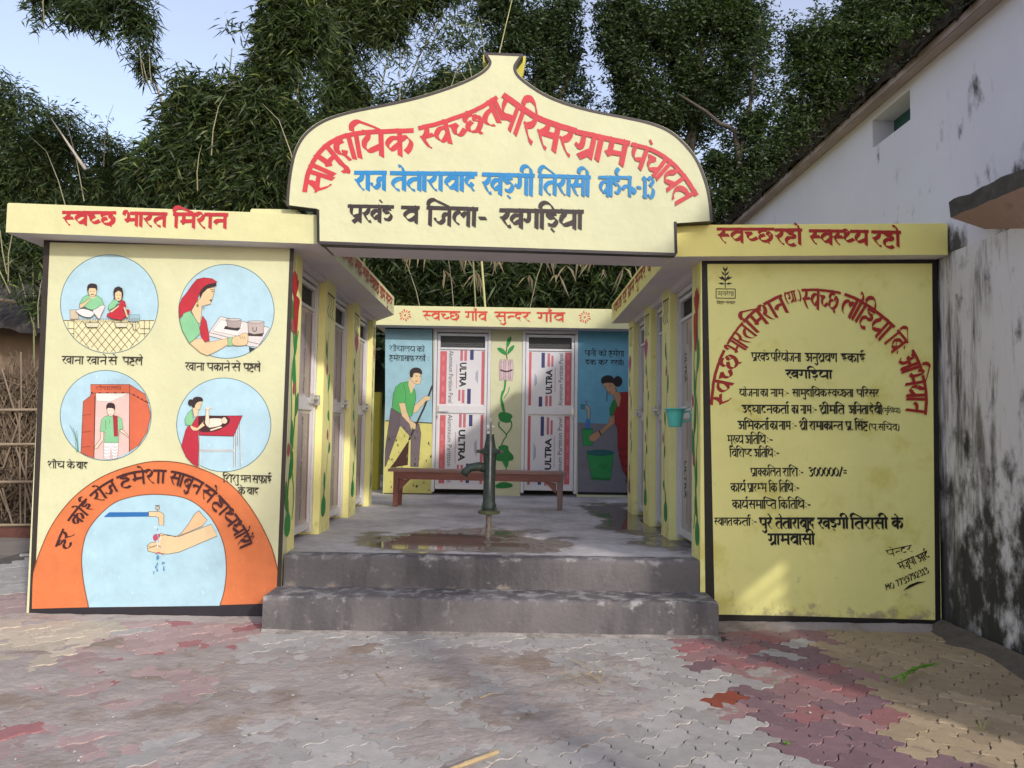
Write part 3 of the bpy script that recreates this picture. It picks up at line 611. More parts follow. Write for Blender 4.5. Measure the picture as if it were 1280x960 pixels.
# arch: orange band round a blue field
pt = Paint(PFL, .0016); pt.poly(smooth([(40,761),(42,715),(50,690),(66,655),(92,622),(126,597),(165,582),(200,576.5),(240,582),(285,603),(315,637),(338,680),(347,712),(346,752)], 6)+[(346,755),(200,759)], '#e8834f')
arch = pt.build('arch_band', LB)
pt = Paint(PFL, .003); inn = smooth([(111,759),(104,722),(103,690),(112,660),(138,632),(165,621),(199,618),(235,624),(262,645),(278,675),(283,705),(281,735),(275,757)], 6)
pt.poly(inn, '#bbe0f0'); q = [PFL.px(*p_) for p_ in inn]; pt.rib(q, .008, '#8a5a40', None)
q = smooth([PFL.px(*p_) for p_ in [(42,715),(50,690),(66,655),(92,622),(126,597),(165,582),(200,576.5),(240,582),(285,603),(315,637),(338,680),(347,712)]], 6); pt.rib(q, .007, '#8a4a30', None)
pt.build('blue_field', LB)
Z = (40, 570, 4.129)
pt = Paint(PFL, .0048)
pt.poly([(372,314),(400,290),(606,289),(606,312),(380,315)], '#2f74b8', z=Z); pt.poly([(604,286),(660,286),(682,300),(682,356),(657,357),(655,318),(640,312),(604,312)], SKIN, z=Z, outline=OUT, ow=.004)
pt.line([(636,255),(662,255)], .005, OUT, z=Z); pt.line([(650,256),(650,286)], .008, '#9a8a78', z=Z); pt.ell(650,268,11,9,'#d8c8b0', z=Z, outline=OUT, ow=.004, n=12); pt.build('painted_tap', LB)
pt = Paint(PFL, .0048)
pt.poly([(862,282),(905,330),(880,362),(800,396),(740,418),(770,400),(810,350),(840,300)], '#f0c79a', z=Z, outline=OUT); 
pt.poly([(700,410),(760,415),(925,352),(958,412),(760,496),(700,506),(640,500),(600,490),(596,462),(612,448),(660,440),(640,418),(668,398)], SKIN, z=Z, outline=OUT)
pt.poly([(628,410),(650,400),(665,410),(640,438),(628,430)], '#c8506a', True, z=Z); pt.line([(668,410),(700,406),(745,418)], .005, OUT, z=Z); pt.line([(600,478),(640,462),(665,468)], .004, OUT, z=Z); pt.line([(596,462),(625,470),(650,455)], .003, OUT, z=Z); pt.line([(640,505),(655,498),(680,508)], .008, '#c8506a', z=Z)
pt.build('painted_hands', LB)
pt = Paint(PFL, .0088)
for i in range(26):
    x = 652+random.uniform(-12,26)*(1 if i < 12 else 1.8)-(4 if i < 12 else 0); y = 362+i*9.2 if i < 12 else random.uniform(505,592); L_ = random.uniform(10,18)
    pt.line([(x,y),(x+random.uniform(-2,2),y+L_)], .006 if i < 12 else .008, random.choice(['#ffffff','#7fb4d4','#e8f4fa'] if i < 12 else ['#4a9cc8','#3b8cbc','#7fb4d4']), z=Z)
pt.build('painted_water', LB)['kind'] = 'stuff'
pt = Paint(PFL, .006); MAR = '#4a2326'
ap = smooth([(70,682),(82,655),(103,628),(130,605),(160,591),(198,587),(232,592),(262,607),(288,632),(308,660),(317,680)], 10)
def sub(a, b): n = len(ap)-1; return [ap[int(round(n*(a+(b-a)*i/5)))] for i in range(6)]
for t_, a, b_ in (('हर',0.0,.085),('कोई',.12,.225),('रोज',.24,.345),('हमेशा',.36,.53),('साबुन',.545,.675),('से',.69,.745),('हाथ',.75,.855),('धोऐं।',.865,1.0)): pt.text(t_, sub(a, b_), 17, .175, MAR)
pt.build('maroon_lettering', LB)
# captions
CB = '#3a3532'
for cap in ((('खाना',78,445,105,445.5,10),('खाने',109,445.5,134,446,10),('से',136,446,147,446,10),('पहले',154,446,179,446.5,10)),
    (('खाना',232,453,256,453.5,10),('पकाने',259,453.5,288,454,10),('से',290,454,301,454,10),('पहले',305,454,326,454.5,10)),
    (('शौच',60,576.5,81,576.5,9),('के',84,577,94,577,9),('बाद',96,577,110,577.5,9)),
    (('शिशु',279,593.5,299,593.5,10),('मल',301,594,314,594,9),('सफाई',316,594,340,594.5,10),('के',298,609,307,609,9),('बाद',309,609,324,609.5,9))):
    pt = Paint(PFL, .0018)
    for t_, x0, y0, x1, y1, h in cap: pt.text(t_, [(x0,y0),(x1,y1)], h, .17, CB)
    pt.build('caption', LB)
def disc(cx, cy, rx, ry, z, low=None):
    p_ = Paint(PFL, .0016); p_.ell(cx, cy, rx, ry, SKYB, z=z, n=48)
    if low: p_.poly(low, '#f2ebbd', z=z)
    p_.line(arc(cx, cy, rx, ry, 0, 360, 48), .006, '#6d8a90', z=z, sm=False); return p_.build('painted_roundel', LB)
def person(P, d, parent, fn):
    p_ = Paint(P, d); fn(p_); return p_.build('painted_person', parent)
# 1 family at their meal
Z = (60, 310, 6.4); disc(492, 448, 391, 394, Z, arc(492,448,390,393,19,161,30)+[(190,575)])
def inell(x, y, s=.985): return ((x-492)/391)**2+((y-448)/394)**2 < s*s
pt = Paint(PFL, .004)
for k in range(-7, 22):
    for sg in (1, -1):
        seg = []
        for i in range(41):
            y = 585+i*6.5; x = 215+k*62+sg*(y-585)*.72*1.15
            if 215 < x < 742 and inell(x, y): seg.append((x, y))
        if len(seg) > 2: pt.line([seg[0], seg[-1]], .0035, '#6e6450', z=Z, sm=False)
for y in (580, 645, 685):
    for x0, x1 in ((110,215),(742,862)):
        xs = [x for x in range(x0, x1, 4) if inell(x, y)]
        if len(xs) > 2: pt.line([(xs[0],y),(xs[-1],y)], .0035, '#55503f', z=Z, sm=False)
for x in (165,212,775,815): 
    ys = [y for y in range(578,720,4) if inell(x,y)]
    if len(ys) > 2: pt.line([(x,ys[0]),(x,ys[-1])], .0035, '#55503f', z=Z, sm=False)
pt.poly([(180,495),(250,495),(250,570),(182,572)], '#d9c9b0', z=Z, outline=OUT, ow=.003); pt.poly([(660,535),(738,535),(738,590),(650,590)], '#a9cfe0', z=Z, outline=OUT, ow=.003)
for x in range(190, 740, 13): pt.line([(x,560),(x+3,592)], .003, '#a08c70', z=Z, sm=False)
for x0, x1 in ((305,420),(540,650)): pt.poly([(x0,600),(x1,600),(x1-15,636),(x0+15,636)], '#e6dfc0', z=Z, outline='#4a4032', ow=.004)
pt.poly([(686,600),(710,600),(708,655),(690,655)], '#e6dfc0', z=Z, outline='#4a4032', ow=.003); pt.build('painted_mat', LB)
def man(p_):
    p_.poly([(240,500),(300,490),(380,520),(350,556),(290,548),(245,520)], '#f4eeee', True, z=Z, outline=OUT, ow=.003); p_.poly([(370,500),(430,455),(465,470),(440,530),(420,570),(395,545)], '#efe4e0', True, z=Z, outline=OUT, ow=.003)
    p_.poly([(325,380),(405,385),(440,410),(458,462),(430,462),(410,480),(370,500),(330,490),(300,470),(262,455),(290,400)], GRN, z=Z, outline='#4f7a58', ow=.004)
    p_.poly([(262,455),(300,440),(345,405),(350,416),(300,470),(270,488)], SKIN, z=Z, outline=OUT, ow=.003); p_.poly([(342,370),(392,370),(385,405),(350,405)], SKIN, z=Z)
    p_.ell(367, 352, 33, 42, SKIN, z=Z, outline=OUT, ow=.003); p_.poly([(328,345),(326,310),(345,290),(375,288),(402,300),(405,335),(398,345),(390,328),(345,326),(335,348)], HAIR, True, z=Z)
    for x in (354,380): p_.line([(x-5,350),(x+5,350)], .004, HAIR, z=Z)
    p_.line([(356,375),(378,375)], .006, HAIR, z=Z)
person(PFL, .0190, LB, man)
def wom(p_):
    p_.poly([(530,420),(560,415),(575,440),(540,480),(500,500),(490,470)], GRN, z=Z, outline='#4f7a58', ow=.003)
    p_.poly([(600,420),(625,430),(635,470),(610,500),(640,545),(600,578),(530,570),(480,545),(485,530),(540,500),(580,450)], REDS, z=Z, outline='#7a2028', ow=.003); p_.ell(650,512,15,20,REDS,z=Z,n=12)
    p_.poly([(505,510),(560,470),(582,460),(575,475),(520,520)], SKIN, z=Z, outline=OUT, ow=.003); p_.poly([(612,480),(628,475),(655,555),(640,560)], SKIN, z=Z, outline=OUT, ow=.003)
    p_.ell(574, 383, 30, 44, SKIN, z=Z, outline=OUT, ow=.003); p_.poly([(540,400),(533,350),(545,322),(575,310),(605,325),(614,370),(606,420),(598,400),(600,360),(575,345),(548,362),(546,408),(532,415)], HAIR, False, z=Z)
    for x in (564,586): p_.line([(x-5,380),(x+5,380)], .004, HAIR, z=Z)
    p_.line([(568,406),(582,406)], .005, '#8a3a3a', z=Z)
person(PFL, .0190, LB, wom)
# 2 woman cooking
Z = (210, 320, 6.4); disc(468, 443, 382, 376, Z)
pt = Paint(PFL, .004)
pt.poly([(330,610),(420,485),(445,490),(800,570),(815,580),(720,730),(650,722),(330,640)], '#eee6e4', z=Z, outline=OUT, ow=.004); pt.line([(330,612),(500,655),(730,705)], .004, OUT, z=Z, sm=False)
pt.poly([(358,600),(425,510),(610,545),(560,640)], '#f8f2f0', z=Z, outline='#a09690', ow=.003)
pt.poly([(460,560),(585,578),(560,600),(448,585)], '#3a3434', z=Z); pt.poly([(640,615),(770,615),(755,645),(645,640)], '#4a3a34', z=Z)
pt.poly([(468,508),(590,510),(580,572),(540,578),(480,570)], '#b9a9a6', z=Z, outline='#5a5050', ow=.004); pt.ell(528,510,62,10,'#d8ccca',z=Z,outline='#5a5050',ow=.003)
pt.poly([(640,525),(772,525),(765,618),(690,628),(645,615)], '#c9bab4', z=Z, outline='#5a5050', ow=.004); pt.ell(706,528,66,9,'#ded4d0',z=Z,outline='#5a5050',ow=.003); pt.line([(680,570),(684,600),(706,600),(710,570)], .006, '#4a4444', z=Z)
pt.poly([(650,728),(700,740),(655,772)], '#3a3a42', z=Z); pt.build('painted_stove', LB)
def cook(p_):
    p_.poly([(95,500),(92,400),(115,340),(150,300),(195,235),(235,188),(290,175),(355,182),(395,210),(385,222),(330,225),(280,255),(255,300),(235,360),(185,440),(130,460)], REDS, z=Z, outline='#8a2030', ow=.004)
    p_.poly([(280,480),(310,520),(325,600),(335,680),(280,690),(255,590)], REDS, z=Z, outline='#8a2030', ow=.003)
    p_.poly([(262,280),(300,240),(345,222),(388,215),(392,240),(355,250),(320,262),(280,300),(262,340),(255,310)], HAIR, z=Z)
    p_.poly([(320,262),(380,250),(374,290),(366,310),(370,320),(358,330),(360,345),(350,362),(345,385),(300,396),(275,400),(270,470),(262,540),(240,540),(215,490),(190,440),(235,365),(262,340),(280,300)], SKIN, z=Z, outline=OUT, ow=.003)
    p_.line([(350,285),(372,283)], .005, HAIR, z=Z); p_.line([(340,272),(372,268)], .004, HAIR, z=Z); p_.poly([(335,352),(356,348),(352,366),(340,362)], '#5a2a34', z=Z)
    p_.line([(243,345),(243,380)], .006, '#b09040', z=Z); p_.ell(240,398,10,14,'#8a8450',z=Z,n=12); p_.ell(290,410,9,16,'#a7b8c4',z=Z,n=12)
    p_.poly([(175,700),(120,600),(98,520),(130,460),(180,440),(215,490),(250,545),(262,620),(225,660)], GRN, False, z=Z, outline='#4f7a58', ow=.004)
    p_.poly([(180,700),(225,665),(275,660),(300,695),(480,660),(500,700),(400,760),(320,797),(265,775)], SKIN, z=Z, outline='#b08a68', ow=.003); p_.poly([(478,655),(520,648),(525,718),(485,722)], '#a6cf9a', z=Z, outline='#6a8a60', ow=.003)
    p_.poly([(522,655),(580,635),(600,620),(640,625),(638,700),(600,718),(525,712)], SKIN, True, z=Z, outline=OUT, ow=.003)
    for k in range(3): p_.line([(575+k*18,640+k*2),(590+k*16,665)], .003, OUT, z=Z)
person(PFL, .0075, LB, cook)
# 3 boy leaving the latrine
Z = (60, 450, 6.4); disc(463, 443, 364, 360, Z)
pt = Paint(PFL, .004); TER = '#e0714f'
def cl(pts): return [(463+(x-463)*min(1, .985/max(1e-6, math.hypot((x-463)/364,(y-443)/360))), 443+(y-443)*min(1, .985/max(1e-6, math.hypot((x-463)/364,(y-443)/360)))) for x, y in pts]
pt.poly(cl([(380,265),(655,265),(655,732),(560,780),(460,800),(368,790)]), '#f3cdc6', z=Z); pt.poly([(384,265),(655,265),(500,335),(390,328)], '#f8efe8', z=Z, outline=OUT, ow=.002)
pt.poly(cl([(345,270),(384,262),(378,500),(370,790),(300,765),(262,745),(285,330),(340,290)]), '#d2654a', z=Z, outline='#6a3a30', ow=.004)
pt.poly(cl([(655,262),(800,345),(822,420),(826,460),(800,580),(730,680),(652,735)]), TER, z=Z, outline='#6a3a30', ow=.004)
pt.poly(cl([(345,196),(655,196),(780,270),(808,345),(655,265),(345,265)]), TER, z=Z, outline='#6a3a30', ow=.004); pt.line([(655,196),(655,735)], .004, '#6a3a30', z=Z, sm=False); pt.line([(376,290),(370,785)], .004, '#6a3a30', z=Z, sm=False)
for k in range(5): pt.ell(355+k*62, 262, 9, 6, '#5a2a24', z=Z, n=8)
for k in range(4): pt.ell(690+k*32, 280+k*17, 9, 6, '#5a2a24', z=Z, n=8)
for y in (435,570,690): pt.line([(275,y+8),(345,y)], .003, '#7a3a30', z=Z)
pt.text('शौचालय', [(60+385/6.4,450+212/6.4),(60+590/6.4,450+212/6.4)], 4.5, .14, '#9a4030')
for k, (x0, x1) in enumerate(((240,180),(245,205),(232,235),(250,245))): pt.line([(x0,735),(x0-8,640),(x1,520+k*22)], .003, '#5a9a78', z=Z)
pt.build('painted_latrine', LB)
def boy(p_):
    p_.poly([(450,655),(570,655),(562,780),(520,795),(508,690),(500,798),(450,785)], '#f4eef0', z=Z, outline='#8a8480', ow=.003)
    for k in range(4): p_.line([(452,690+k*26),(475,700+k*26),(498,690+k*26)], .002, '#8a8490', z=Z); p_.line([(520,690+k*24),(540,700+k*24),(562,690+k*24)], .002, '#8a8490', z=Z)
    p_.poly([(430,565),(450,570),(448,640),(400,705),(378,712),(380,690),(425,630)], '#f6dcc8', z=Z, outline=OUT, ow=.003); p_.poly([(585,555),(605,560),(645,600),(650,622),(625,600),(580,570)], '#f6dcc8', z=Z, outline=OUT, ow=.003)
    p_.poly([(455,455),(490,442),(560,448),(595,470),(606,550),(575,556),(568,662),(455,660),(462,575),(422,570),(432,480)], GRN, z=Z, outline='#4f7a58', ow=.003)
    p_.poly([(526,442),(560,450),(564,610),(534,612)], '#b8303e', z=Z, outline='#7a2028', ow=.003); p_.line([(466,480),(466,560)], .003, '#4f7a58', z=Z); p_.line([(500,475),(500,510)], .003, '#4f7a58', z=Z)
    p_.ell(508, 405, 30, 45, '#f8e2d0', z=Z, outline=OUT, ow=.003); p_.poly([(476,398),(472,368),(485,346),(510,342),(535,352),(543,380),(536,402),(525,388),(485,385)], HAIR, True, z=Z)
    for x in (497,519): p_.line([(x-4,404),(x+4,404)], .003, HAIR, z=Z)
    p_.line([(502,434),(514,434)], .004, '#b05048', z=Z)
person(PFL, .0075, LB, boy)
# 4 woman cleaning a child
Z = (210, 460, 6.4); disc(447, 455, 377, 375, Z)
pt = Paint(PFL, .004)
for x0, y0, x1, y1 in ((255,545,255,795),(530,545,530,798),(578,440,583,790),(548,470,545,790),(262,655,528,655),(262,664,528,664),(568,430,560,620)): pt.line([(x0,y0),(x1,y1)], .011 if x0 < 540 else .007, '#e8eef0', z=Z, sm=False); pt.line([(x0-3,y0),(x1-3,y1)], .003, '#5a5f68', z=Z, sm=False)
pt.poly([(245,385),(598,382),(580,420),(528,545),(250,538)], '#c42f44', z=Z, outline='#5a2028', ow=.004); pt.poly([(250,390),(440,385),(490,400),(492,440),(440,480),(400,500),(330,512),(255,500)], '#4a262c', True, z=Z); pt.build('painted_table', LB)
def child(p_):
    p_.poly([(330,410),(400,402),(440,412),(430,455),(360,475),(325,470)], '#f2ead8', True, z=Z, outline=OUT, ow=.002); p_.ell(455,420,24,26,'#f2dcc0',z=Z,outline=OUT,ow=.002); p_.poly([(460,392),(485,395),(494,425),(480,450),(470,445),(478,420)], HAIR, True, z=Z)
    p_.poly([(310,330),(330,320),(335,450),(318,470),(300,440)], '#f4e2c8', z=Z, outline=OUT, ow=.002); p_.poly([(425,465),(440,475),(395,490),(345,505),(340,492)], '#f4e2c8', z=Z, outline=OUT, ow=.002); p_.poly([(308,332),(300,322),(330,315),(360,318),(330,330)], '#f4e2c8', z=Z)
person(PFL, .0088, LB, child)
def mother(p_):
    p_.poly([(190,455),(240,385),(250,385),(245,520),(250,640),(245,790),(200,765),(150,710),(112,625),(145,500),(160,470)], '#c42f44', z=Z, outline='#7a2028', ow=.003)
    p_.poly([(195,330),(160,365),(140,410),(145,455),(190,460),(215,420),(200,385)], GRN, z=Z, outline='#4f7a58', ow=.003)
    p_.poly([(200,320),(232,290),(250,345),(238,385),(215,395)], SKIN, z=Z, outline=OUT, ow=.002); p_.poly([(225,270),(275,268),(276,290),(268,300),(262,330),(238,335),(218,315)], SKIN, z=Z, outline=OUT, ow=.002)
    p_.poly([(198,310),(195,270),(210,240),(240,230),(275,238),(285,262),(262,266),(235,280),(222,300),(215,320)], HAIR, True, z=Z); p_.ell(187,277,22,27,HAIR,z=Z,n=18)
    p_.line([(256,290),(268,290)], .003, HAIR, z=Z); p_.poly([(185,455),(210,470),(240,480),(285,430),(300,410),(285,440),(300,460),(240,500),(205,500),(185,475)], SKIN, z=Z, outline=OUT, ow=.002)
person(PFL, .0102, LB, mother)
# ------------------------------------------------------------------ right block notice
pt = Paint(PFR, .001); KB = '#241f1c'
pt.poly([(877,323),(884,329),(893.5,768),(882,776)], KB); pt.poly([(877,322),(1170,324.5),(1165,329.5),(884,330)], KB); pt.poly([(1165,328),(1171,324),(1176,783),(1169,776)], KB); pt.poly([(880,768),(893,768),(1000,770),(1170,775),(1176,783),(1040,779),(880,776)], KB); pt.build('painted_border', RB)
pt = Paint(PFR, .0012); RR = '#b82a22'
rp = smooth([(888,505),(892,470),(905,435),(925,405),(950,382),(985,365),(1020,361),(1060,368),(1095,388),(1125,415),(1148,450),(1158,490),(1157,518)], 12)
nr = len(rp)-1
def sub(a, b): return [rp[int(round(nr*(a+(b-a)*i/6)))] for i in range(7)]
# split the arc at the measured word ends
def near(x, y): return min(range(nr+1), key=lambda i: (rp[i][0]-x)**2+(rp[i][1]-y)**2)/nr
for t_, A, B, h, w_ in (('स्वच्छ',(888,505),(902,437),26,.155),('भारत',(904,433),(927,402),25,.155),('मिशन',(929,400),(975,368),24,.17),('(ग्रा.)',(980,373),(1000,371),14,.14),('स्वच्छ',(1001,362),(1052,364),26,.165),('लोहिया',(1056,367),(1119,407),27,.155),('बि:',(1122,411),(1136,432),25,.155),('अभियान',(1139,440),(1157,518),26,.16)):
    pt.text(t_, sub(near(*A), near(*B)), h, w_, RR)
pt.build('red_lettering', RB)
pt = Paint(PFR, .0012); K2 = '#221f1a'
def words(p_, lst, y, h, w_, sl=.012, col=K2):
    p_ = Paint(PFR, .0012)
    for t_, x0, x1 in lst: p_.text(t_, [(x0, y+(x0-900)*sl), (x1, y+(x1-900)*sl)], h, w_*1.12, col)
    p_.build('text_line', RB)
words(pt, (('प्रखंड',939,962),('परियोजना',963,1001),('अनुश्रवण',1006,1046),('इकाई',1051,1081)), 440, 11, .15)
words(pt, (('खगड़िया',982,1040),), 461, 11, .22)
words(pt, (('योजना',924,949),('का',950,960),('नाम',963,979),(':-',980,986),('सामुदायिक',990,1033),('स्वच्छता',1034,1066),('परिसर',1070,1098)), 486, 9.5, .15, .004)
words(pt, (('उद्घाटनकर्ता',927,986),('का',989,998),('नाम',1000,1014),(':-',1015,1021),('श्रीमति',1024,1055),('अनिता',1060,1085),('देवी',1086,1102)), 506, 11, .16, .004); words(pt, (('(मुखिया)',1103,1125),), 509, 6.5, .14, .004)
words(pt, (('अभिकर्ता',922,961),('का',962,972),('नाम',973,988),(':-',990,996),('श्री',999,1009),('रामाकान्त',1011,1053),('प्र.',1056,1066),('सिंह',1068,1084)), 526, 11, .16, .004); words(pt, (('(प.सचिव)',1086,1124),), 529, 8.5, .14, .004)
words(pt, (('मुख्य',909,929),('अतिथि',931,957),(':-',958,966)), 544, 11, .15, .0); words(pt, (('विशिष्ट',912,940),('अतिथि',942,966),(':-',967,974)), 561, 10.5, .15, .0)
words(pt, (('प्राक्कलित',938,976),('राशि',978,997),(':-',998,1004)), 585, 10.5, .15, .0); words(pt, (('300000/=',1010,1059),), 584, 11, .16, .0)
words(pt, (('कार्य',913,932),('प्रारम्भ',934,958),('कि',961,971),('तिथि',974,991),(':-',992,999)), 604, 11, .15, .0); words(pt, (('कार्य',915,935),('समाप्ति',936,970),('कि',973,984),('तिथि',985,1005),(':-',1006,1013)), 625, 11, .15, .0)
words(pt, (('स्वागत',893,915),('कर्ता',916,938),(':-',939,946)), 647, 10, .16, .0); words(pt, (('पुरे',949,965),('तेताराबाद',969,1018),('खड़गी',1022,1060),('तिरासी',1063,1109),('के',1114,1128)), 647, 14, .19, .0); words(pt, (('ग्रामवासी',960,1018),), 667, 14, .19, .0)
pt = Paint(PFR, .0012)
pt.text('पेन्टर', [(1107,688),(1139,681)], 9, .15, K2); pt.text('मंजूषा', [(1121,704),(1142,695)], 10, .15, K2); pt.text('आर्ट', [(1144,695),(1158,688)], 10, .15, K2)
pt.text('MO', [(1105,730),(1116,727)], 8, .15, K2); pt.text('7739792313', [(1118,726),(1158,708)], 8, .15, K2); pt.poly([(1128,738),(1136,731),(1146,727),(1157,726.5),(1146,730),(1136,735)], K2); pt.build('painter_signature', RB)
pt = Paint(PFR, .0012); K3 = '#3a3524'
pt.line([(906.5,360),(906.5,336)], .007, K3, sm=False)
for x, y, dx, dy in ((906.5,345,-5,-6),(906.5,345,5,-6),(906.5,350,-9,-4),(906.5,350,9,-4),(906.5,355,-9,-1),(906.5,355,9,-1),(906.5,340,-3,-7),(906.5,340,3,-7),(906.5,352,-5,-8),(906.5,352,5,-8)):
    a, c_ = (x, y), (x+dx, y+dy); mx, my = (a[0]+c_[0])/2, (a[1]+c_[1])/2; nx, ny = -dy*.16, dx*.16
    pt.poly([a, (mx+nx,my+ny), c_, (mx-nx,my-ny)], K3)
for a, c_ in (((895,361),(919,361.3)),((919,361.3),(919,373)),((919,373),(895,372.6)),((895,372.6),(895,361))): pt.line([a, c_], .006, K3, sm=False)
pt.text('मनरेगा', [(897,364.5),(917,364.7)], 5.5, .12, K3); pt.text('बिहार सरकार', [(896,376.5),(919,376.8)], 3.6, .14, K3); pt.build('painted_emblem', RB)
# ------------------------------------------------------------------ figures on the back block
def fullrect(P, x0, x1, y0, y1): return [(x0,y0),(x1,y0),(x1,y1),(x0,y1)]
pt = Paint(PB, .001)
pt.poly([(481.5,411),(541,411.5),(541,530),(481.5,528)], '#a5cfdd'); pt.poly([(481.5,526),(541,529),(541,617),(479.5,617)], '#e5dd84'); pt.poly([(481.5,407),(541,408),(541,411.8),(481.5,411.2)], '#1c1a1c'); pt.line([(481.5,526),(541,529)], .016, '#3a3630', sm=False); pt.line([(479.5,617.5),(541,618)], .03, '#1c1a1c', sm=False); pt.line([(541,411),(540.5,617)], .014, '#4a4a4c', sm=False); 
for i in range(46):
    x = random.uniform(484,539); y = random.uniform(534,613); r_ = random.uniform(.8,2.2)
    pt.poly([(x-r_*.5,y),(x,y-r_*1.2),(x+r_*.5,y),(x,y+r_)], random.choice(['#6a7a40','#4c5a2c','#8a9048','#3a4426']), True)
pt.build('painted_field', BB)
Z = (470, 400, 8)
def sweeper(p_):
    p_.poly([(150,880),(340,960),(345,1000),(240,1060),(100,1460),(88,1470),(92,1300)], '#6e6168', z=Z, outline=OUT, ow=.006)
    p_.poly([(240,950),(350,1010),(430,1040),(450,1130),(440,1250),(425,1470),(345,1470),(350,1200),(330,1150),(240,1050)], '#7a6c74', z=Z, outline=OUT, ow=.006)
    p_.poly([(330,1200),(318,1450),(140,1480),(200,1400)], '#4a2824', z=Z)
    p_.line([(565,655),(480,880),(330,1200)], .028, '#3c3432', z=Z, sm=False)
    p_.poly([(380,860),(490,760),(545,765),(545,800),(500,810),(400,930),(362,920)], SKIN, z=Z, outline=OUT, ow=.005)
    p_.poly([(175,740),(200,670),(245,630),(330,615),(345,660),(390,700),(400,780),(385,850),(360,960),(300,970),(160,880)], '#5cba68', z=Z, outline='#2f7a40', ow=.008)
    p_.poly([(228,830),(290,830),(310,920),(345,1000),(400,1040),(395,1090),(350,1095),(335,1040),(260,960)], SKIN, z=Z, outline=OUT, ow=.005); p_.line([(275,640),(300,760),(285,830)], .006, '#2f7a40', z=Z)
    p_.poly([(330,590),(395,640),(350,740),(325,650)], SKIN, z=Z); p_.poly([(355,540),(380,520),(445,535),(450,570),(455,590),(440,640),(410,642),(380,630),(340,590)], SKIN, z=Z, outline=OUT, ow=.005)
    p_.poly([(338,545),(345,500),(390,475),(440,485),(462,520),(455,545),(420,530),(380,535),(365,575),(345,570)], HAIR, True, z=Z); p_.line([(395,560),(415,562)], .008, HAIR, z=Z); p_.line([(435,562),(447,562)], .008, HAIR, z=Z); p_.line([(392,612),(415,612)], .012, '#a04848', z=Z)
person(PB, .003, BB, sweeper)
pt = Paint(PB, .001)
pt.poly([(722,411),(800,413),(800,534),(722,530)], '#6fb4d0'); pt.poly([(722,528),(800,532),(800,617),(722,616)], '#85838e'); pt.poly([(722,408),(800,409),(800,413.5),(722,412.5)], '#16181a'); pt.line([(722,616.5),(800,617.5)], .04, '#1c1a1c', sm=False); pt.build('painted_backdrop', BB)
Z = (720, 500, 6.857)
pt = Paint(PB, .0025)
pt.poly([(90,435),(325,445),(300,660),(290,690),(135,682)], '#2fa055', z=Z, outline='#1c6a3c', ow=.008); pt.ell(207,452,112,26,'#1f6a70',z=Z,outline='#1c6a3c',ow=.006); pt.poly([(135,660),(290,668),(290,690),(135,682)], '#1f8040', z=Z); pt.line([(95,470),(80,540),(110,600),(160,610)], .010, '#6a7a70', z=Z); pt.poly([(180,560),(280,540),(240,600)], '#2a9450', True, z=Z)
pt.build('painted_bucket', BB)
pt = Paint(PB, .0025); pt.poly([(50,245),(145,245),(140,390),(60,392)], '#2fa055', z=Z, outline='#1c6a3c', ow=.008); pt.ell(97,248,46,10,'#1f7a60',z=Z); pt.build('painted_mug', BB)
pt = Paint(PB, .0025); pt.poly([(40,40),(95,42),(122,65),(122,155),(98,158),(92,80),(40,75)], '#b8b0a8', z=Z, outline='#4a4a48', ow=.008); pt.poly([(40,42),(80,42),(80,76),(40,74)], '#3c8aa0', z=Z); pt.line([(72,12),(108,12)], .008, '#5a6a70', z=Z); pt.line([(90,12),(90,42)], .01, '#5a6a70', z=Z); pt.poly([(85,165),(120,165),(125,240),(80,240)], '#4a84c8', z=Z); pt.build('painted_tap', BB)
Z = (720, 410, 8.73)
def lady(p_):
    Zb = (720, 500, 6.857)
    p_.poly([(340,-60),(500,-75),(560,300),(560,780),(450,760),(430,650),(400,600),(375,500),(360,400),(355,240),(330,200)], '#a8262c', z=Zb, outline='#5a1418', ow=.008)
    p_.poly([(330,5),(345,60),(322,130),(300,145),(288,130),(290,60)], '#2a8a44', z=Zb)
    p_.poly([(290,135),(330,150),(330,195),(245,270),(225,290),(205,260),(280,195)], '#c99a74', z=Zb, outline=OUT, ow=.004); p_.poly([(215,255),(130,300),(112,320),(125,350),(165,350),(215,300)], '#c99a74', True, z=Zb, outline=OUT, ow=.004); p_.line([(195,262),(215,300)], .02, '#3a3430', z=Zb)
    for k in range(5): p_.line([(365+k*14,400+k*70),(400+k*10,430+k*70),(450,400+k*70)], .012, '#5a1418', z=Zb)
    p_.poly([(440,690),(490,720),(555,722),(560,900),(430,960),(400,950),(440,860),(410,760)], '#a8262c', z=Z); p_.poly([(400,790),(435,780),(440,860),(410,940),(370,950),(362,880)], '#2a8a44', z=Z)
    p_.poly([(425,690),(475,700),(490,760),(475,850),(455,865),(430,790),(405,740)], '#c99a74', z=Z, outline=OUT, ow=.004)
    p_.poly([(300,595),(420,600),(440,680),(410,735),(370,725),(340,690),(320,650),(290,620)], '#cfa07a', z=Z, outline=OUT, ow=.004)
    p_.poly([(290,610),(272,580),(285,540),(340,515),(395,530),(425,580),(430,620),(390,600),(320,600)], '#1c1416', True, z=Z); p_.ell(455,583,50,58,'#1c1416',z=Z,n=20)
    p_.line([(338,690),(336,800)], .012, '#2a3a50', z=Z); p_.line([(318,640),(330,645)], .01, '#1c1416', z=Z); p_.line([(362,635),(385,630)], .01, '#1c1416', z=Z); p_.line([(358,700),(380,700)], .014, '#8a2028', z=Z); p_.line([(430,650),(442,695)], .012, '#8a2a20', z=Z)
person(PB, .004, BB, lady)
pt = Paint(PB, .002); K4 = '#1f2a36'
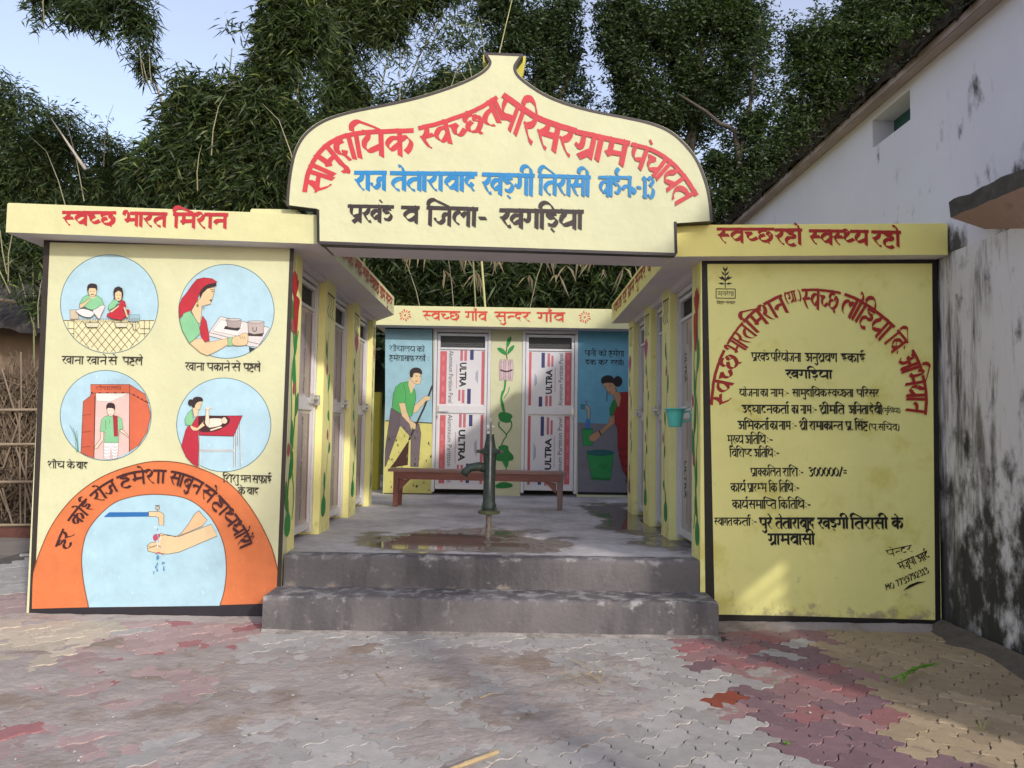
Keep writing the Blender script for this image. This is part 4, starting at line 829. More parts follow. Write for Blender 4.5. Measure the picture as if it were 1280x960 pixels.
pt.text('शौचालय', [(487,432),(519,433)], 7, .14, K4); pt.text('को', [(521,433),(531,433.3)], 7, .14, K4); pt.text('हमेशा', [(487,444),(505,444.4)], 7, .14, K4); pt.text('साफ', [(505.5,444.4),(518,444.8)], 7, .14, K4); pt.text('रखें', [(519.5,444.8),(532,445)], 7, .14, K4); pt.text(':', [(535,445),(537,445)], 7, .14, K4)
pt.build('caption', BB); pt = Paint(PB, .002)
pt.text('पानी', [(731,438),(745,438.3)], 7, .15, K4); pt.text('को', [(748,438.3),(758,438.5)], 7, .15, K4); pt.text('हमेशा', [(761,438.5),(780,439)], 7, .15, K4); pt.text('ढक', [(732,449.5),(745,450)], 6.5, .15, K4); pt.text('कर', [(748,450),(760,450)], 6.5, .15, K4); pt.text('रखें।', [(763,450),(780,450.5)], 6.5, .15, K4)
pt.build('caption', BB)
# plant painted on the middle pillar
pt = Paint(PB, .0015); G1 = '#2e9a46'; G2 = '#1f8a3a'; Z = (600, 300, 4.571)
pt.line([(155,680),(150,640),(158,590)], .018, '#7a6a40', z=Z); pt.poly([(150,600),(158,565),(178,552),(178,575),(160,612)], G1, True, z=Z); pt.poly([(150,660),(115,642),(98,618),(125,618),(148,640)], G1, True, z=Z); pt.poly([(155,655),(165,620),(195,600),(190,625),(165,650)], G1, True, z=Z)
for i, x in enumerate((112,124,137,151,165,178)): pt.poly([(x,690),(x+8,686),(x+12,745),(x+8,798),(x,800),(x-3,745)], '#e6cdd0' if i % 2 else '#d9b8c0', True, z=Z, outline='#9a7a84', ow=.004)
pt.line([(116,742),(150,752),(186,742)], .022, '#4a3438', z=Z)
pt.line([(145,800),(140,850),(122,900),(125,940),(135,980)], .028, G1, z=Z); pt.line([(168,838),(160,870),(135,905)], .010, '#5a8a40', z=Z)
Z = (600, 480, 4.571)
pt.line([(130,40),(122,80),(132,120),(140,165)], .028, G1, z=Z); pt.poly([(105,175),(125,160),(170,168),(186,185),(175,205),(180,215),(150,222),(120,212),(110,200)], G2, True, z=Z)
pt.line([(112,215),(108,240),(150,290),(135,320),(122,350)], .018, '#3a8a44', z=Z); pt.line([(178,212),(180,245),(150,290)], .018, '#3a8a44', z=Z); pt.poly([(105,360),(130,348),(160,355),(165,380),(190,410),(185,435),(140,442),(95,435),(90,400),(110,385)], G2, True, z=Z)
pt.poly([(125,440),(165,440),(160,470),(148,482),(138,465)], G1, z=Z); pt.poly([(92,575),(130,560),(180,570),(182,588),(130,596),(92,592)], G2, True, z=Z); pt.line([(150,480),(148,560)], .016, G1, z=Z); pt.build('painted_plant', BB)
# vines on the side pillars
def vine(P, x0, x1, ztop, zbot, col, fl=None, top=True, dd=.0012, seed=0, lw=.012, parent=None, bold=False):
    r = random.Random(seed); p_ = Paint(P, dd); c_ = (x0+x1)/2; w_ = (x1-x0)
    def wv(z): return c_+w_*.22*math.sin(z*4.2+seed)
    q = [(wv(z), z) for z in np.linspace(ztop, zbot+.12, 40)]; p_.rib(q, lw, col, None)
    if bold: p_.rib([(2*c_-a+w_*.1*math.sin(z_*9), z_) for a, z_ in q[6:]], lw*.8, '#6ab86a', None)
    nl = 7 if bold else 5
    for k in range(nl):
        z = ztop-(ztop-zbot-.2)*(k+.6)/nl; s_ = 1 if k % 2 else -1; a = wv(z); L_ = r.uniform(.09,.17)*(1.6 if bold else 1); ww = w_*(.20 if not bold else .26)
        p_._poly(smooth([(a,z-L_*.5),(a+s_*ww,z-L_*.1),(a+s_*ww*.8,z+L_*.6),(a+s_*ww*.2,z+L_*.3)], 4, True), col if k % 3 else '#4f8a3c')
        if k % 2: p_._poly(smooth([(a-s_*ww*1.2,z+.12),(a-s_*ww*.8,z+.19),(a-s_*ww*.2,z+.13),(a-s_*ww*.7,z+.08)], 4, True), '#c0606a')
    a = wv(zbot+.12); b_ = w_*.22
    p_._poly(smooth([(a-b_,zbot+.04),(a-b_,zbot+.14),(a-b_*.3,zbot+.20),(a,zbot+.30),(a+b_*.3,zbot+.20),(a+b_,zbot+.14),(a+b_,zbot+.04),(a,zbot)], 4, True), col)
    if fl:
        for k in range(5):
            an = math.pi/2+(k-2)*.42; a = wv(ztop)
            p_._poly(smooth([(a,ztop-.05),(a+math.cos(an-.25)*w_*.3,ztop+math.sin(an-.25)*.12),(a+math.cos(an)*w_*.42,ztop+math.sin(an)*.19),(a+math.cos(an+.25)*w_*.3,ztop+math.sin(an+.25)*.12)], 4, True), fl)
        if bold: p_._poly(smooth([(c_-w_*.2,ztop-.02),(c_+w_*.25,ztop-.02),(c_+w_*.2,ztop-.12),(c_+w_*.1,ztop-.30),(c_-w_*.1,ztop-.30),(c_-w_*.25,ztop-.15)], 4, True), fl)
    if top:
        for k in range(3): p_.rib(smooth([(x0+w_*(.15+.25*k),2.70),(x0+w_*(.3+.25*k),2.62),(x0+w_*(.12+.25*k),2.54),(x0+w_*(.35+.25*k),2.48)], 5), .012, '#3e4a20', None)
        p_.rib([(x0+w_*.1,2.71),(x1-w_*.1,2.70)], .016, '#3e4a20', None)
    p_.build('painted_vine', parent)
G3 = '#2f9c48'
vine(PIL_L, 5.87, 6.18, 2.50, .60, G3, '#c42a30', False, .004, 1, .026, LB, True)
vine(PIL_L, 7.03, 7.38, 2.35, .62, G3, None, True, .0012, 2, .010, LB)
vine(PIL_L, 8.29, 8.62, 2.32, .68, G3, '#cf5a80', True, .0012, 3, .010, LB); vine(PIL_L, 9.49, 9.64, 2.3, .7, '#6a8a4a', '#c06a70', True, .0012, 4, .008, LB)
vine(PIL_R, -6.13, -5.88, 2.42, .58, G3, '#c42a20', False, .002, 5, .024, RB, True)
vine(PIL_R, -7.31, -7.0, 2.4, .62, G3, None, True, .0012, 6, .012, RB)
vine(PIL_R, -8.29, -7.96, 2.28, .66, G3, '#c8508a', True, .0012, 7, .014, RB); vine(PIL_R, -9.34, -9.04, 2.2, .7, '#a0584a', '#c8508a', True, .0012, 8, .010, RB)
# ------------------------------------------------------------------ hand pump, bench, mug
PUMP = mat('pump_iron', (.055,.078,.070), rough=.5, var=.35, scale=30, bump=.4, bscale=70, metal=.3, stain=[((.17,.11,.07), 14, .56, .72), ((.16,.17,.15), 30, .64, .72)])
PUMPO = mat('mossy_iron', (.10,.11,.05), rough=.7, var=.3, scale=30, bump=.4)
PIPE = mat('rusty_pipe', (.26,.22,.19), rough=.6, var=.3, scale=30, bump=.3, metal=.2, stain=[((.10,.05,.03), 25, .5, .65)])
px_, py_ = -.155, 6.98
HP = empty('hand_pump', (px_,py_,FZ), 'dark green cast-iron hand pump standing in the puddle in the middle of the courtyard', 'hand pump')
b = MB(); b.tube([(px_,py_,FZ-.02),(px_,py_,.71)], .026, 14); b.build('pipe', PIPE, HP, smooth=False)
b = MB(); b.lathe((px_,py_,0), [(.035,.690),(.098,.690),(.100,.700),(.100,.712),(.090,.718),(.072,.72),(.070,.73)], 24); b.build('base_flange', PUMPO, HP, bevel=.002)
for k in range(4): an = math.pi/4+k*math.pi/2; b = MB(); b.lathe((px_+.084*math.cos(an),py_+.084*math.sin(an),0), [(.011,.714),(.011,.735),(.006,.735),(.006,.765)], 6); b.build('bolt', PUMP, HP)
b = MB(); b.lathe((px_,py_,0), [(.072,.725),(.066,.76),(.056,.80),(.053,1.0),(.056,1.12),(.062,1.22),(.066,1.235)], 24); b.build('barrel', PUMP, HP, smooth=True)
b = MB(); b.lathe((px_,py_,0), [(.066,1.232),(.092,1.236),(.094,1.262),(.080,1.272),(.056,1.285),(.046,1.33),(.036,1.40),(.034,1.415)], 24)
b.box(px_-.125,px_+.125,py_-.022,py_+.022,1.238,1.268); b.build('top_cap', PUMP, HP, bevel=.002)
b = MB(); b.tube([(px_-.03,py_,1.10),(px_-.10,py_-.005,1.115),(px_-.17,py_-.01,1.105),(px_-.215,py_-.012,1.07),(px_-.235,py_-.012,1.035)], [.045,.042,.038,.036,.040], 14); b.build('spout', PUMP, HP, smooth=True)
b = MB(); b.tube([(px_+.004,py_,1.41),(px_+.004,py_,1.56)], .009, 8); b.box(px_-.022,px_+.026,py_-.012,py_+.012,1.40,1.43); b.box(px_-.03,px_+.034,py_-.01,py_+.01,1.475,1.49); b.tube([(px_-.04,py_-.02,1.45),(px_+.02,py_-.02,1.45)], .007, 8); b.build('plunger_rod', STEEL, HP)
b = MB(); b.tube([(px_+.006,py_+.03,1.53),(px_+.006,py_-.03,1.50),(px_+.008,py_-.10,1.43),(px_+.010,py_-.17,1.22),(px_+.010,py_-.20,1.0),(px_+.012,py_-.21,.84)], [.012,.012,.011,.010,.010,.011], 8); b.build('handle', mat('worn_iron', (.30,.30,.30), rough=.35, var=.3, scale=30, metal=.5, bump=.1), HP, smooth=True)
WOODR = mat('red_painted_wood', (.20,.075,.06), rough=.55, var=.2, scale=5, bump=.2, bscale=40, stretch=(.4,3,3), stain=[((.28,.17,.14), 12, .58, .75, (.3,2,2))])
LEGM = mat('worn_leg_wood', (.20,.13,.115), rough=.7, var=.3, scale=8, bump=.2)
BN = empty('bench', (-.37,9.45,FZ), 'long red-brown wooden bench standing behind the hand pump', 'bench', rz=0)
PBn = Plane((-.37,9.36,FZ), (2.03,-.20,0), (-.098,-.995,0))
b = MB(); b.pbox(PBn, -1.10, 1.10, .43, .465, -.28, .02); b.build('seat', mat('worn_seat_wood', (.26,.15,.13), rough=.6, var=.2, scale=5, bump=.2), BN, bevel=.004)
for d0, d1 in ((-.015,.006),(-.26,-.24)):
    b = MB(); b.pbox(PBn, -1.03, 1.03, .34, .43, d0, d1); b.build('apron', WOODR, BN, bevel=.003)
for a in (-1.03, .99):
    for d0 in (-.05, -.25):
        b = MB(); s_ = .005 if a > 0 else -.005
        b.hexa([PBn.pt(a-.0+s_,0,d0+.045),PBn.pt(a+.055+s_,0,d0+.045),PBn.pt(a+.055+s_,0,d0),PBn.pt(a+s_,0,d0),PBn.pt(a-.005,.43,d0+.05),PBn.pt(a+.07,.43,d0+.05),PBn.pt(a+.07,.43,d0-.005),PBn.pt(a-.005,.43,d0-.005)]); b.build('leg', WOODR if a < 0 else LEGM, BN, bevel=.003)
for a, sg in ((-.96,1),(.98,-1)):
    b = MB(); b.add([PBn.pt(a,.20,-.01),PBn.pt(a,.33,-.01),PBn.pt(a+sg*.14,.34,-.01),PBn.pt(a,.20,-.035),PBn.pt(a,.33,-.035),PBn.pt(a+sg*.14,.34,-.035)], [(0,1,2),(5,4,3),(0,3,4,1),(1,4,5,2),(2,5,3,0)]); b.build('brace', WOODR, BN)
mc = Vector((1.405, 6.36, 1.50)); MG = empty('mug', mc, 'turquoise plastic mug hung on the first door latch of the right block', 'mug')
TQ = mat('turquoise_plastic', (.10,.52,.45), rough=.32, var=.04, bump=0, spec=.5)
b = MB(); b.lathe(mc, [(.050,.0),(.053,.004),(.070,.10),(.079,.145),(.093,.147),(.095,.156),(.079,.158),(.075,.155),(.066,.10),(.048,.01),(.0,.008)], 28); b.build('cup', TQ, MG, smooth=True)
b = MB(); b.tube([mc+Vector((.075,-.005,.125)), mc+Vector((.115,-.01,.135)), mc+Vector((.128,-.012,.10)), mc+Vector((.115,-.01,.055)), mc+Vector((.065,-.004,.045))], .008, 8); b.build('handle', TQ, MG, smooth=True)
# ------------------------------------------------------------------ ground, pavers, mud
gm = mat('earth', (.22,.185,.155), rough=.95, var=.2, scale=1.5, bump=.4, bscale=25, stain=[((.13,.12,.10), .6, .5, .65)])
b = MB(); b.add([(-400,-400,-.06),(400,-400,-.06),(400,600,-.06),(-400,600,-.06)], [(0,1,2,3)]); b.build('ground', gm, None, kind='structure')
PAV = empty('pavement', (0,4.3,0)); PAV['kind'] = 'structure'
def pm(n_, c, st): return mat(n_, c, rough=.85, var=.13, scale=12, bump=.3, bscale=70, island=.10, objr=.16, stain=[(st, 7, .55, .72), ((.50,.47,.44), 45, .68, .76), (tuple(k*.45 for k in c), 5, .66, .8)])
PGR = pm('grey_paver', (.345,.322,.300), (.27,.235,.205)); PRD = pm('red_paver', (.29,.125,.125), (.25,.17,.15)); PYL = pm('ochre_paver', (.36,.275,.175), (.24,.18,.13)); PPU = pm('purple_paver', (.19,.115,.125), (.2,.14,.13)); PKD = pm('dusty_pink_paver', (.345,.245,.23), (.30,.26,.235)); PCR = pm('dusty_cream_paver', (.42,.36,.28), (.33,.28,.23)); PDR = pm('worn_red_paver', (.27,.155,.15), (.26,.2,.18)); PBK = mat('brick_red_paver', (.24,.055,.03), rough=.85, var=.15, bump=.3)
W_ = .138; ANG = math.radians(42)
prof = [(.0,.0),(.20,.095),(.42,.10),(.58,-.10),(.80,-.095),(1.0,.0)]
def edge_pts(i, j, d, rev):
    if d == 'h': q = [(i+t, j+o) for t, o in prof]
    else: q = [(i-o, j+t) for t, o in prof]
    q = q[::-1] if rev else q; return q[:-1]
def domino(i, j, hor):
    q = []
    if hor: q += edge_pts(i,j,'h',0)+edge_pts(i+1,j,'h',0)+edge_pts(i+2,j,'v',0)+edge_pts(i+1,j+1,'h',1)+edge_pts(i,j+1,'h',1)+edge_pts(i,j,'v',1)
    else: q += edge_pts(i,j-1,'h',0)+edge_pts(i+1,j-1,'v',0)+edge_pts(i+1,j,'v',0)+edge_pts(i,j+1,'h',1)+edge_pts(i,j,'v',1)+edge_pts(i,j-1,'v',1)
    cx, cy = (i+1, j+.5) if hor else (i+.5, j); return [(x-cx, y-cy) for x, y in q], cx, cy
def paver_mesh(hor, m, name='paver', k=.978):
    q, _, _ = domino(0, 0, hor); ca, sa = math.cos(ANG), math.sin(ANG); n = len(q)
    def ring(sh, z): return [((x*sh*ca-y*sh*sa)*W_, (x*sh*sa+y*sh*ca)*W_, z) for x, y in q]
    vs = ring(k, -.07)+ring(k, -.006)+ring(k-.03, 0); fs = [tuple(range(2*n,3*n))]
    for r in range(2): fs += [(r*n+i, r*n+(i+1)%n, (r+1)*n+(i+1)%n, (r+1)*n+i) for i in range(n)]
    me = bpy.data.meshes.new(name); me.from_pydata(vs, [], fs); me.materials.append(m); return me
pmesh = {}
def xnoise(x, y, s, o=0): return noise.fractal(Vector((x*s+o, y*s-o, o*.37)), 1.0, 2.0, 4)
def mudh(x, y):
    """height of the mud layer relative to the paver tops"""
    edge = 5.34-.12*abs(x+.2)+.05*xnoise(x,y,3,5)
    d1 = (1.0+.25*xnoise(x,y,1.4,9)-x*.95-(y-4.2)*.22)/.9       # fades to the right
    if x > .55: d1 = min(d1, (1.25-x)/.5-(4.25-y)*1.2 if y < 4.25 else (1.25-x)/.5)
    d2 = (y-(3.50 if x < .1 else 3.50+.5*(x-.1)))/.35             # fades at the bottom edge
    if x < -1.0: d2 = max(d2, .55)
    d3 = (edge-y)/.22
    k = max(-1.2, min(1, d1, d2, d3)); 
    return k*.0085-.0048+.012*xnoise(x,y,2.1,2)+.0085*xnoise(x,y,5.5,3)+.003*xnoise(x,y,22,6)
cand = []
ca, sa = math.cos(ANG), math.sin(ANG)
for i in range(-60, 75):
    for j in range(-60, 75):
        k = (i-j) % 4
        if k not in (0, 2): continue
        hor = k == 0; cx, cy = (i+1, j+.5) if hor else (i+.5, j)
        x, y = (cx*ca-cy*sa)*W_, 4.2+(cx*sa+cy*ca)*W_
        if not (-5.2 < x < 3.30 and 2.75 < y < 8.6): continue
        if y > 5.52 and -1.78 < x < 1.6: continue
        if y > 5.84 and x > -3.72: continue
        if y > 5.80 and x > 1.4: continue
        d = Vector((x,y,0))-CC; zc = d.dot(CF)
        if zc < .5: continue
        sx, sy = 640+FPX*d.dot(CR)/zc, 480-FPX*d.dot(CU)/zc
        if sx < -60 or sx > 1340 or sy > 1010: continue
        h = max(mudh(x+dx, y+dy) for dx in (-.06,0,.06) for dy in (-.06,0,.06)); hmin = min(mudh(x+dx, y+dy) for dx in (-.06,0,.06) for dy in (-.06,0,.06))
        if hmin > .0075: continue
        cand.append((y+abs(x)*.05, x, y, hor))
cand.sort(); BRK = (Plane((0,0,0),(1,0,0),(0,-1,0))); 
def gpx(x, y, z=0):
    d = ray(x, y); t = (z-CC.z)/d.z; return CC+d*t
bk = gpx(925, 871); rest = {}
for n_, (_, x, y, hor) in enumerate(cand):
    jx = x+.10*xnoise(x,y,2,7)+random.uniform(-.10,.10); 
    if x > 0: m_ = PGR if jx < 1.20+.10*(5-y) else random.choice((PRD,PRD,PDR,PDR,PPU) if y > 4.5 else (PRD,PPU,PPU,PDR)) if jx < 2.12+.06*(y-4) else PYL
    else: m_ = PGR if jx > -1.62 else PKD if jx > -2.72 else PCR
    if y > 5.9 and x < -3: m_ = PKD if y < 6.6 else PGR
    if x < -.0 and m_ is PKD and random.random() < .10: m_ = PRD
    if m_ is not PGR and random.random() < .02: m_ = PGR
    if (x-bk.x)**2+(y-bk.y)**2 < .012 and 'b' not in pmesh: m_ = PBK; pmesh['b'] = 1
    if n_ < 299:
        if (hor, m_.name) not in pmesh: pmesh[(hor, m_.name)] = paver_mesh(hor, m_)
        o = bpy.data.objects.new('paver', pmesh[(hor, m_.name)]); sc.collection.objects.link(o); o.parent = PAV
        o.location = (x, y-4.3, random.uniform(-.0035,.0035)); o.rotation_euler = (random.uniform(-.012,.012), random.uniform(-.012,.012), random.uniform(-.012,.012))
        if m_ is PBK: o['label'] = 'brick red paver among grey ones'
    else: rest.setdefault(m_, []).append((x, y, hor))
b = MB(); tmpl = {h: paver_mesh(h, PGR, 'tmp') for h in (True, False)}
for m_, lst in rest.items():
    b.use(m_)
    for x, y, hor in lst:
        t_ = tmpl[hor]; dz = random.uniform(-.0035,.0035); tx, ty = random.uniform(-.02,.02), random.uniform(-.02,.02)
        b.add([(v.co.x+x, v.co.y+y, v.co.z+dz+v.co.x*tx+v.co.y*ty) for v in t_.vertices], [tuple(p_.vertices) for p_ in t_.polygons])
for t_ in tmpl.values(): bpy.data.meshes.remove(t_)
b.build('pavers', None, PAV, kind='stuff')
b = MB(); b.add([(-5.4,2.2,-.0085),(3.35,2.2,-.0085),(3.35,9.0,-.012),(-5.4,9.0,-.0085)], [(0,1,2,3)]); b.build('joint_soil', mat('joint_soil', (.10,.085,.07), rough=.95, var=.2, bump=.3), PAV, kind='stuff')
# mud sheet over the pavers
def sheet(name, x0, x1, y0, y1, st, f, m_, label=None, parent=None):
    nx, ny = int((x1-x0)/st), int((y1-y0)/st); vs = []; keep = []
    for j in range(ny+1):
        for i in range(nx+1): x, y = x0+i*st, y0+j*st; vs.append((x, y, f(x, y)))
    fs = []
    for j in range(ny):
        for i in range(nx):
            a = j*(nx+1)+i; q = (a, a+1, a+nx+2, a+nx+1)
            if max(vs[k][2] for k in q) > -.013: fs.append(q)
    me = bpy.data.meshes.new(name); me.from_pydata(vs, [], fs); me.materials.append(m_); bm = bmesh.new(); bm.from_mesh(me)
    bmesh.ops.delete(bm, geom=[v for v in bm.verts if not v.link_faces], context='VERTS'); bm.to_mesh(me); bm.free(); me.polygons.foreach_set('use_smooth', [True]*len(me.polygons))
    o = bpy.data.objects.new(name, me); sc.collection.objects.link(o); o['kind'] = 'stuff'; return o
MUD = mat('dried_mud', (.33,.285,.26), rough=.95, var=.14, scale=2.2, bump=.9, bscale=32, stain=[((.24,.185,.145), 1.6, .50, .64), ((.20,.17,.15), 9, .57, .72), ((.42,.38,.35), 5, .62, .72), ((.15,.13,.115), 55, .68, .74), ((.50,.47,.44), 60, .70, .76)])
mo = sheet('mud', -4.6, 1.9, 3.0, 5.50, .02, mudh, MUD); tag(mo, 'dried brown mud spread over the pavers in front of the steps', 'mud')
# strip of loose soil at the foot of the walls
def strip(pts, w0, h, m_, name, lab):
    vs = []; fs = []; P_ = []
    for k in range(len(pts)-1):
        for i in range(30): t = i/30; P_.append((pts[k][0]+(pts[k+1][0]-pts[k][0])*t, pts[k][1]+(pts[k+1][1]-pts[k][1])*t))
    P_.append(pts[-1])
    for i, (x, y) in enumerate(P_):
        a = P_[max(i-1,0)]; c_ = P_[min(i+1,len(P_)-1)]; tx, ty = c_[0]-a[0], c_[1]-a[1]; L_ = math.hypot(tx,ty); nx, ny = ty/L_, -tx/L_
        for j in range(9):
            u_ = j/8; ww = w0*(1+.5*xnoise(x,y,3,4)); vs.append((x+nx*u_*ww, y+ny*u_*ww, h*(1-u_)**1.5+.010*(1-u_)+.006*xnoise(x+u_,y,14,1)-.012*u_))
    for i in range(len(P_)-1):
        for j in range(8): fs.append((i*9+j, i*9+j+1, i*9+j+10, i*9+j+9))
    b = MB(); b.add(vs, fs); o = b.build(name, m_, None, smooth=True, kind='stuff'); o['label'] = lab; o['category'] = 'soil'; return o
strip([(-1.72,5.50),(1.54,5.50)], .07, .008, mat('pale_cement_crumbs', (.30,.27,.245), rough=.95, var=.35, scale=14, bump=.7, stain=[((.19,.165,.145), 5, .48, .62)]), 'cement_crumbs', 'pale cement crumbs along the foot of the lowest step')
strip([(1.54,5.85),(3.32,5.85)], .15, .025, MUD, 'loose_soil', 'loose dry soil at the foot of the yellow notice wall')
strip([(3.33,5.9),(3.33,2.4)], .22, .06, mat('damp_soil', (.12,.10,.08), rough=.95, var=.3, scale=14, bump=.5), 'loose_soil', 'damp dark soil banked along the foot of the stained white wall')
strip([(-3.75,5.83),(-1.72,5.83)], .14, .012, MUD, 'loose_soil', 'loose dry soil at the foot of the mural wall on the left')
# ------------------------------------------------------------------ litter
LEAF = mat('fresh_leaf', (.15,.34,.04), rough=.45, var=.2, scale=12, bump=.3, bscale=40, trans=.3); STRAW = mat('straw', (.42,.31,.15), rough=.8, var=.25, scale=20, bump=.2, island=.25); BAM = mat('dry_bamboo', (.36,.27,.15), rough=.5, var=.2, scale=12, bump=.2)
lp = [gpx(1113,852,.03), gpx(1128,846,.035), gpx(1143,842,.03), gpx(1160,836,.04), gpx(1176,831,.03)]
b = MB(); rr = random.Random(4)
for k in range(9):
    st = rr.choice(lp[:2])+Vector((rr.uniform(-.02,.02),rr.uniform(-.02,.02),.002*k)); en = (lp[-1] if k < 3 else lp[rr.choice((2,3))] if k < 6 else lp[0]+Vector((rr.uniform(-.08,.06),rr.uniform(-.07,.05),0)))+Vector((rr.uniform(-.02,.02),rr.uniform(-.02,.02),0))
    dv = en-st; nn = Vector((-dv.y,dv.x,0)).normalized(); wv = rr.uniform(.007,.014); vs = []; bend = rr.uniform(-.03,.03)
    for i in range(7):
        t = i/6; c_ = st+dv*t+nn*bend*math.sin(t*3.1)+Vector((0,0,.02*math.sin(t*3.1)*rr.uniform(.5,1.2)+.004)); ww = wv*math.sin(.25+t*2.8); tw = rr.uniform(-.8,.8)
        vs += [c_+nn*ww+Vector((0,0,ww*tw)), c_-Vector((0,0,ww*.4)), c_-nn*ww-Vector((0,0,ww*tw))]
    b.add(vs, [(3*i+j, 3*i+j+1, 3*i+j+4, 3*i+j+3) for i in range(6) for j in (0,1)])
o = b.build('fallen_leaf', LEAF, None, loc=lp[1]); tag(o, 'crumpled bright green leaf lying on the ochre pavers', 'leaf')
a_, c_ = gpx(562,962,.03), gpx(622,940,.03); b = MB(); b.tube([a_, a_.lerp(c_,.3), a_.lerp(c_,.32), a_.lerp(c_,.7), a_.lerp(c_,.72), c_], [.009,.010,.012,.0105,.012,.010], 10); o = b.build('bamboo_stick', BAM, None, loc=a_); tag(o, 'short piece of dry split bamboo lying at the bottom edge of the pavement', 'stick')
b = MB()
for k in range(70):
    c_ = gpx(735+random.gauss(0,18), 848+random.gauss(0,7)*1.2, .012+random.random()*.01); an = random.gauss(2.6,.5); L_ = random.uniform(.03,.12); dv = Vector((math.cos(an),math.sin(an),random.uniform(-.05,.12)))*L_; n_ = Vector((-math.sin(an),math.cos(an),0))*random.uniform(.001,.004)
    b.add([c_-n_, c_+n_, c_+dv+n_*.4, c_+dv-n_*.4], [(0,1,2,3)])
o = b.build('straw_litter', STRAW, None, kind='stuff'); tag(o, 'wisps of dry straw and leaf scattered on the mud right of centre', 'straw')
for px1, py1, px2, py2, lab in ((600,872,628,866,'pale dry twig lying on the mud left of the bamboo stick'),(470,842,486,858,'thin curved dry stalk on the brown mud left of centre')):
    a_, c_ = gpx(px1,py1,.014), gpx(px2,py2,.014); b = MB(); b.tube([a_, a_.lerp(c_,.5)+Vector((0,.012,.004)), c_], [.003,.0025,.001], 5); o = b.build('twig', STRAW, None, loc=a_); tag(o, lab, 'twig')
b = MB()
for k in range(420):
    x, y = random.uniform(-3.6,3.0), random.uniform(3.2,5.45); s_ = random.choice((.003,.004,.005,.008,.011)); z_ = max(0, mudh(x,y))+s_*.3
    an = random.uniform(0,6.28); r_ = [Vector((x+s_*math.cos(an+i*1.57)*random.uniform(.7,1.2), y+s_*math.sin(an+i*1.57)*random.uniform(.7,1.2), z_)) for i in range(4)]
    b.add(r_+[Vector((x,y,z_+s_*.7)),Vector((x,y,z_-s_*.7))], [(0,1,4),(1,2,4),(2,3,4),(3,0,4),(1,0,5),(2,1,5),(3,2,5),(0,3,5)])
o = b.build('pebbles', mat('pebble', (.27,.25,.23), rough=.9, island=.6, bump=0), None, kind='stuff'); tag(o, 'small pebbles and crumbs strewn over the pavement', 'pebbles')
# small weeds in the joints
for (wx, wy, sc_, lab) in ((983,932,.6,'tiny green weed sprouting between grey pavers at the lower right'),(1228,915,1.5,'withered thin weed growing between the ochre pavers at the right edge')):
    b = MB(); c_ = gpx(wx, wy, 0)
    for k in range(9):
        an = random.uniform(0,6.28); L_ = .035*sc_*random.uniform(.6,1.3); e = c_+Vector((math.cos(an)*L_,math.sin(an)*L_,L_*.7)); n_ = Vector((-math.sin(an),math.cos(an),0))*.005*(1 if sc_ < 1 else .6); m2_ = c_.lerp(e,.55)+Vector((0,0,.01)); b.add([c_, m2_+n_, e, m2_-n_], [(0,1,2,3)])
    o = b.build('weed', LEAF if sc_ < 1 else mat('dry_weed', (.25,.24,.08), rough=.7), None, loc=c_); tag(o, lab, 'weed')
# ------------------------------------------------------------------ neighbour's white house on the right
XW = 3.36
PW = Plane((XW,0,0), (0,-1,0), (-1,0,0))
WHT = mat('whitewash', (.66,.64,.64), rough=.85, var=.06, scale=1.6, bump=.25, bscale=20,
          stain=[((.44,.42,.41), 4, .54, .76, (1,1,.30)), ((.20,.19,.18), 8, .58, .80, (1,2.0,.16)), ((.20,.18,.17), 3.2, .60, .76, (1,2.4,.35), (1.4,3.2,.12)),
                 ((.040,.038,.034), 3.0, .56, .76, (1,1.6,1), (.0,1.8,.30)), ((.40,.39,.39), 4.5, .58, .72, (1,1.5,1)), ((.06,.055,.05), 26, .70, .74), ((.03,.12,.09), 9, .70, .76), ((.07,.065,.06), 7, .62, .86, (1,1.6,.18), (5.95,5.0,.26,1))])
WHU = mat('whitewash_upper', (.66,.64,.70), rough=.85, var=.05, scale=1.6, bump=.25, bscale=20, stain=[((.42,.39,.40), 4, .62, .85, (1,1,.3)), ((.06,.055,.05), 16, .745, .77), ((.08,.075,.07), 2.4, .60, .74, (1,1.2,.6), (2.9,3.6,.16)), ((.07,.06,.055), 7, .745, .76)])
HS = empty('white_house', (4.6,7.5,0), 'tall whitewashed house wall with black damp stains at the right edge', 'house')
def wpx(x, y): return PW.px(x, y)
(wa0, wz0), (wa1, wz1) = wpx(1091, 184), wpx(1138, 151)
wy0, wy1 = -wa1, -wa0; zb = (wz0+wz1)/2; ZT = 4.46
b = MB()
def wall(y0, y1, z0, z1, mt): b.use(mt); b.box(XW, XW+.28, y0, y1, z0, z1)
wall(3.95, 11.0, -.2, 2.86, WHT); wall(2.35, 3.95, -.2, 1.05, WHT); wall(2.35, 3.95, 1.80, 2.86, WHT); wall(2.35, 3.0, 1.05, 1.80, WHT); wall(2.35, 11.0, 2.86, zb, WHU); wall(2.35, wy0, zb, ZT, WHU); wall(wy1, 11.0, zb, ZT, WHU); wall(wy0, wy1, 4.385, ZT, WHU)  # unseen low opening shaped to let a sun patch onto the notice wall
b.build('wall', None, HS)
b = MB(); b.box(XW+.20, XW+.23, wy0, wy1, zb, 4.385); b.build('window_shutter', mat('green_shutter', (.02,.085,.065), rough=.5, bump=.1), HS)
for k in range(5): b = MB(); b.tube([(XW+.12,2.98,1.10+k*.145),(XW+.12,3.97,1.10+k*.145)], .030, 8); b.build('sun_stripe_bar', BLK, HS)  # unseen bars added to cut that sun patch into stripes
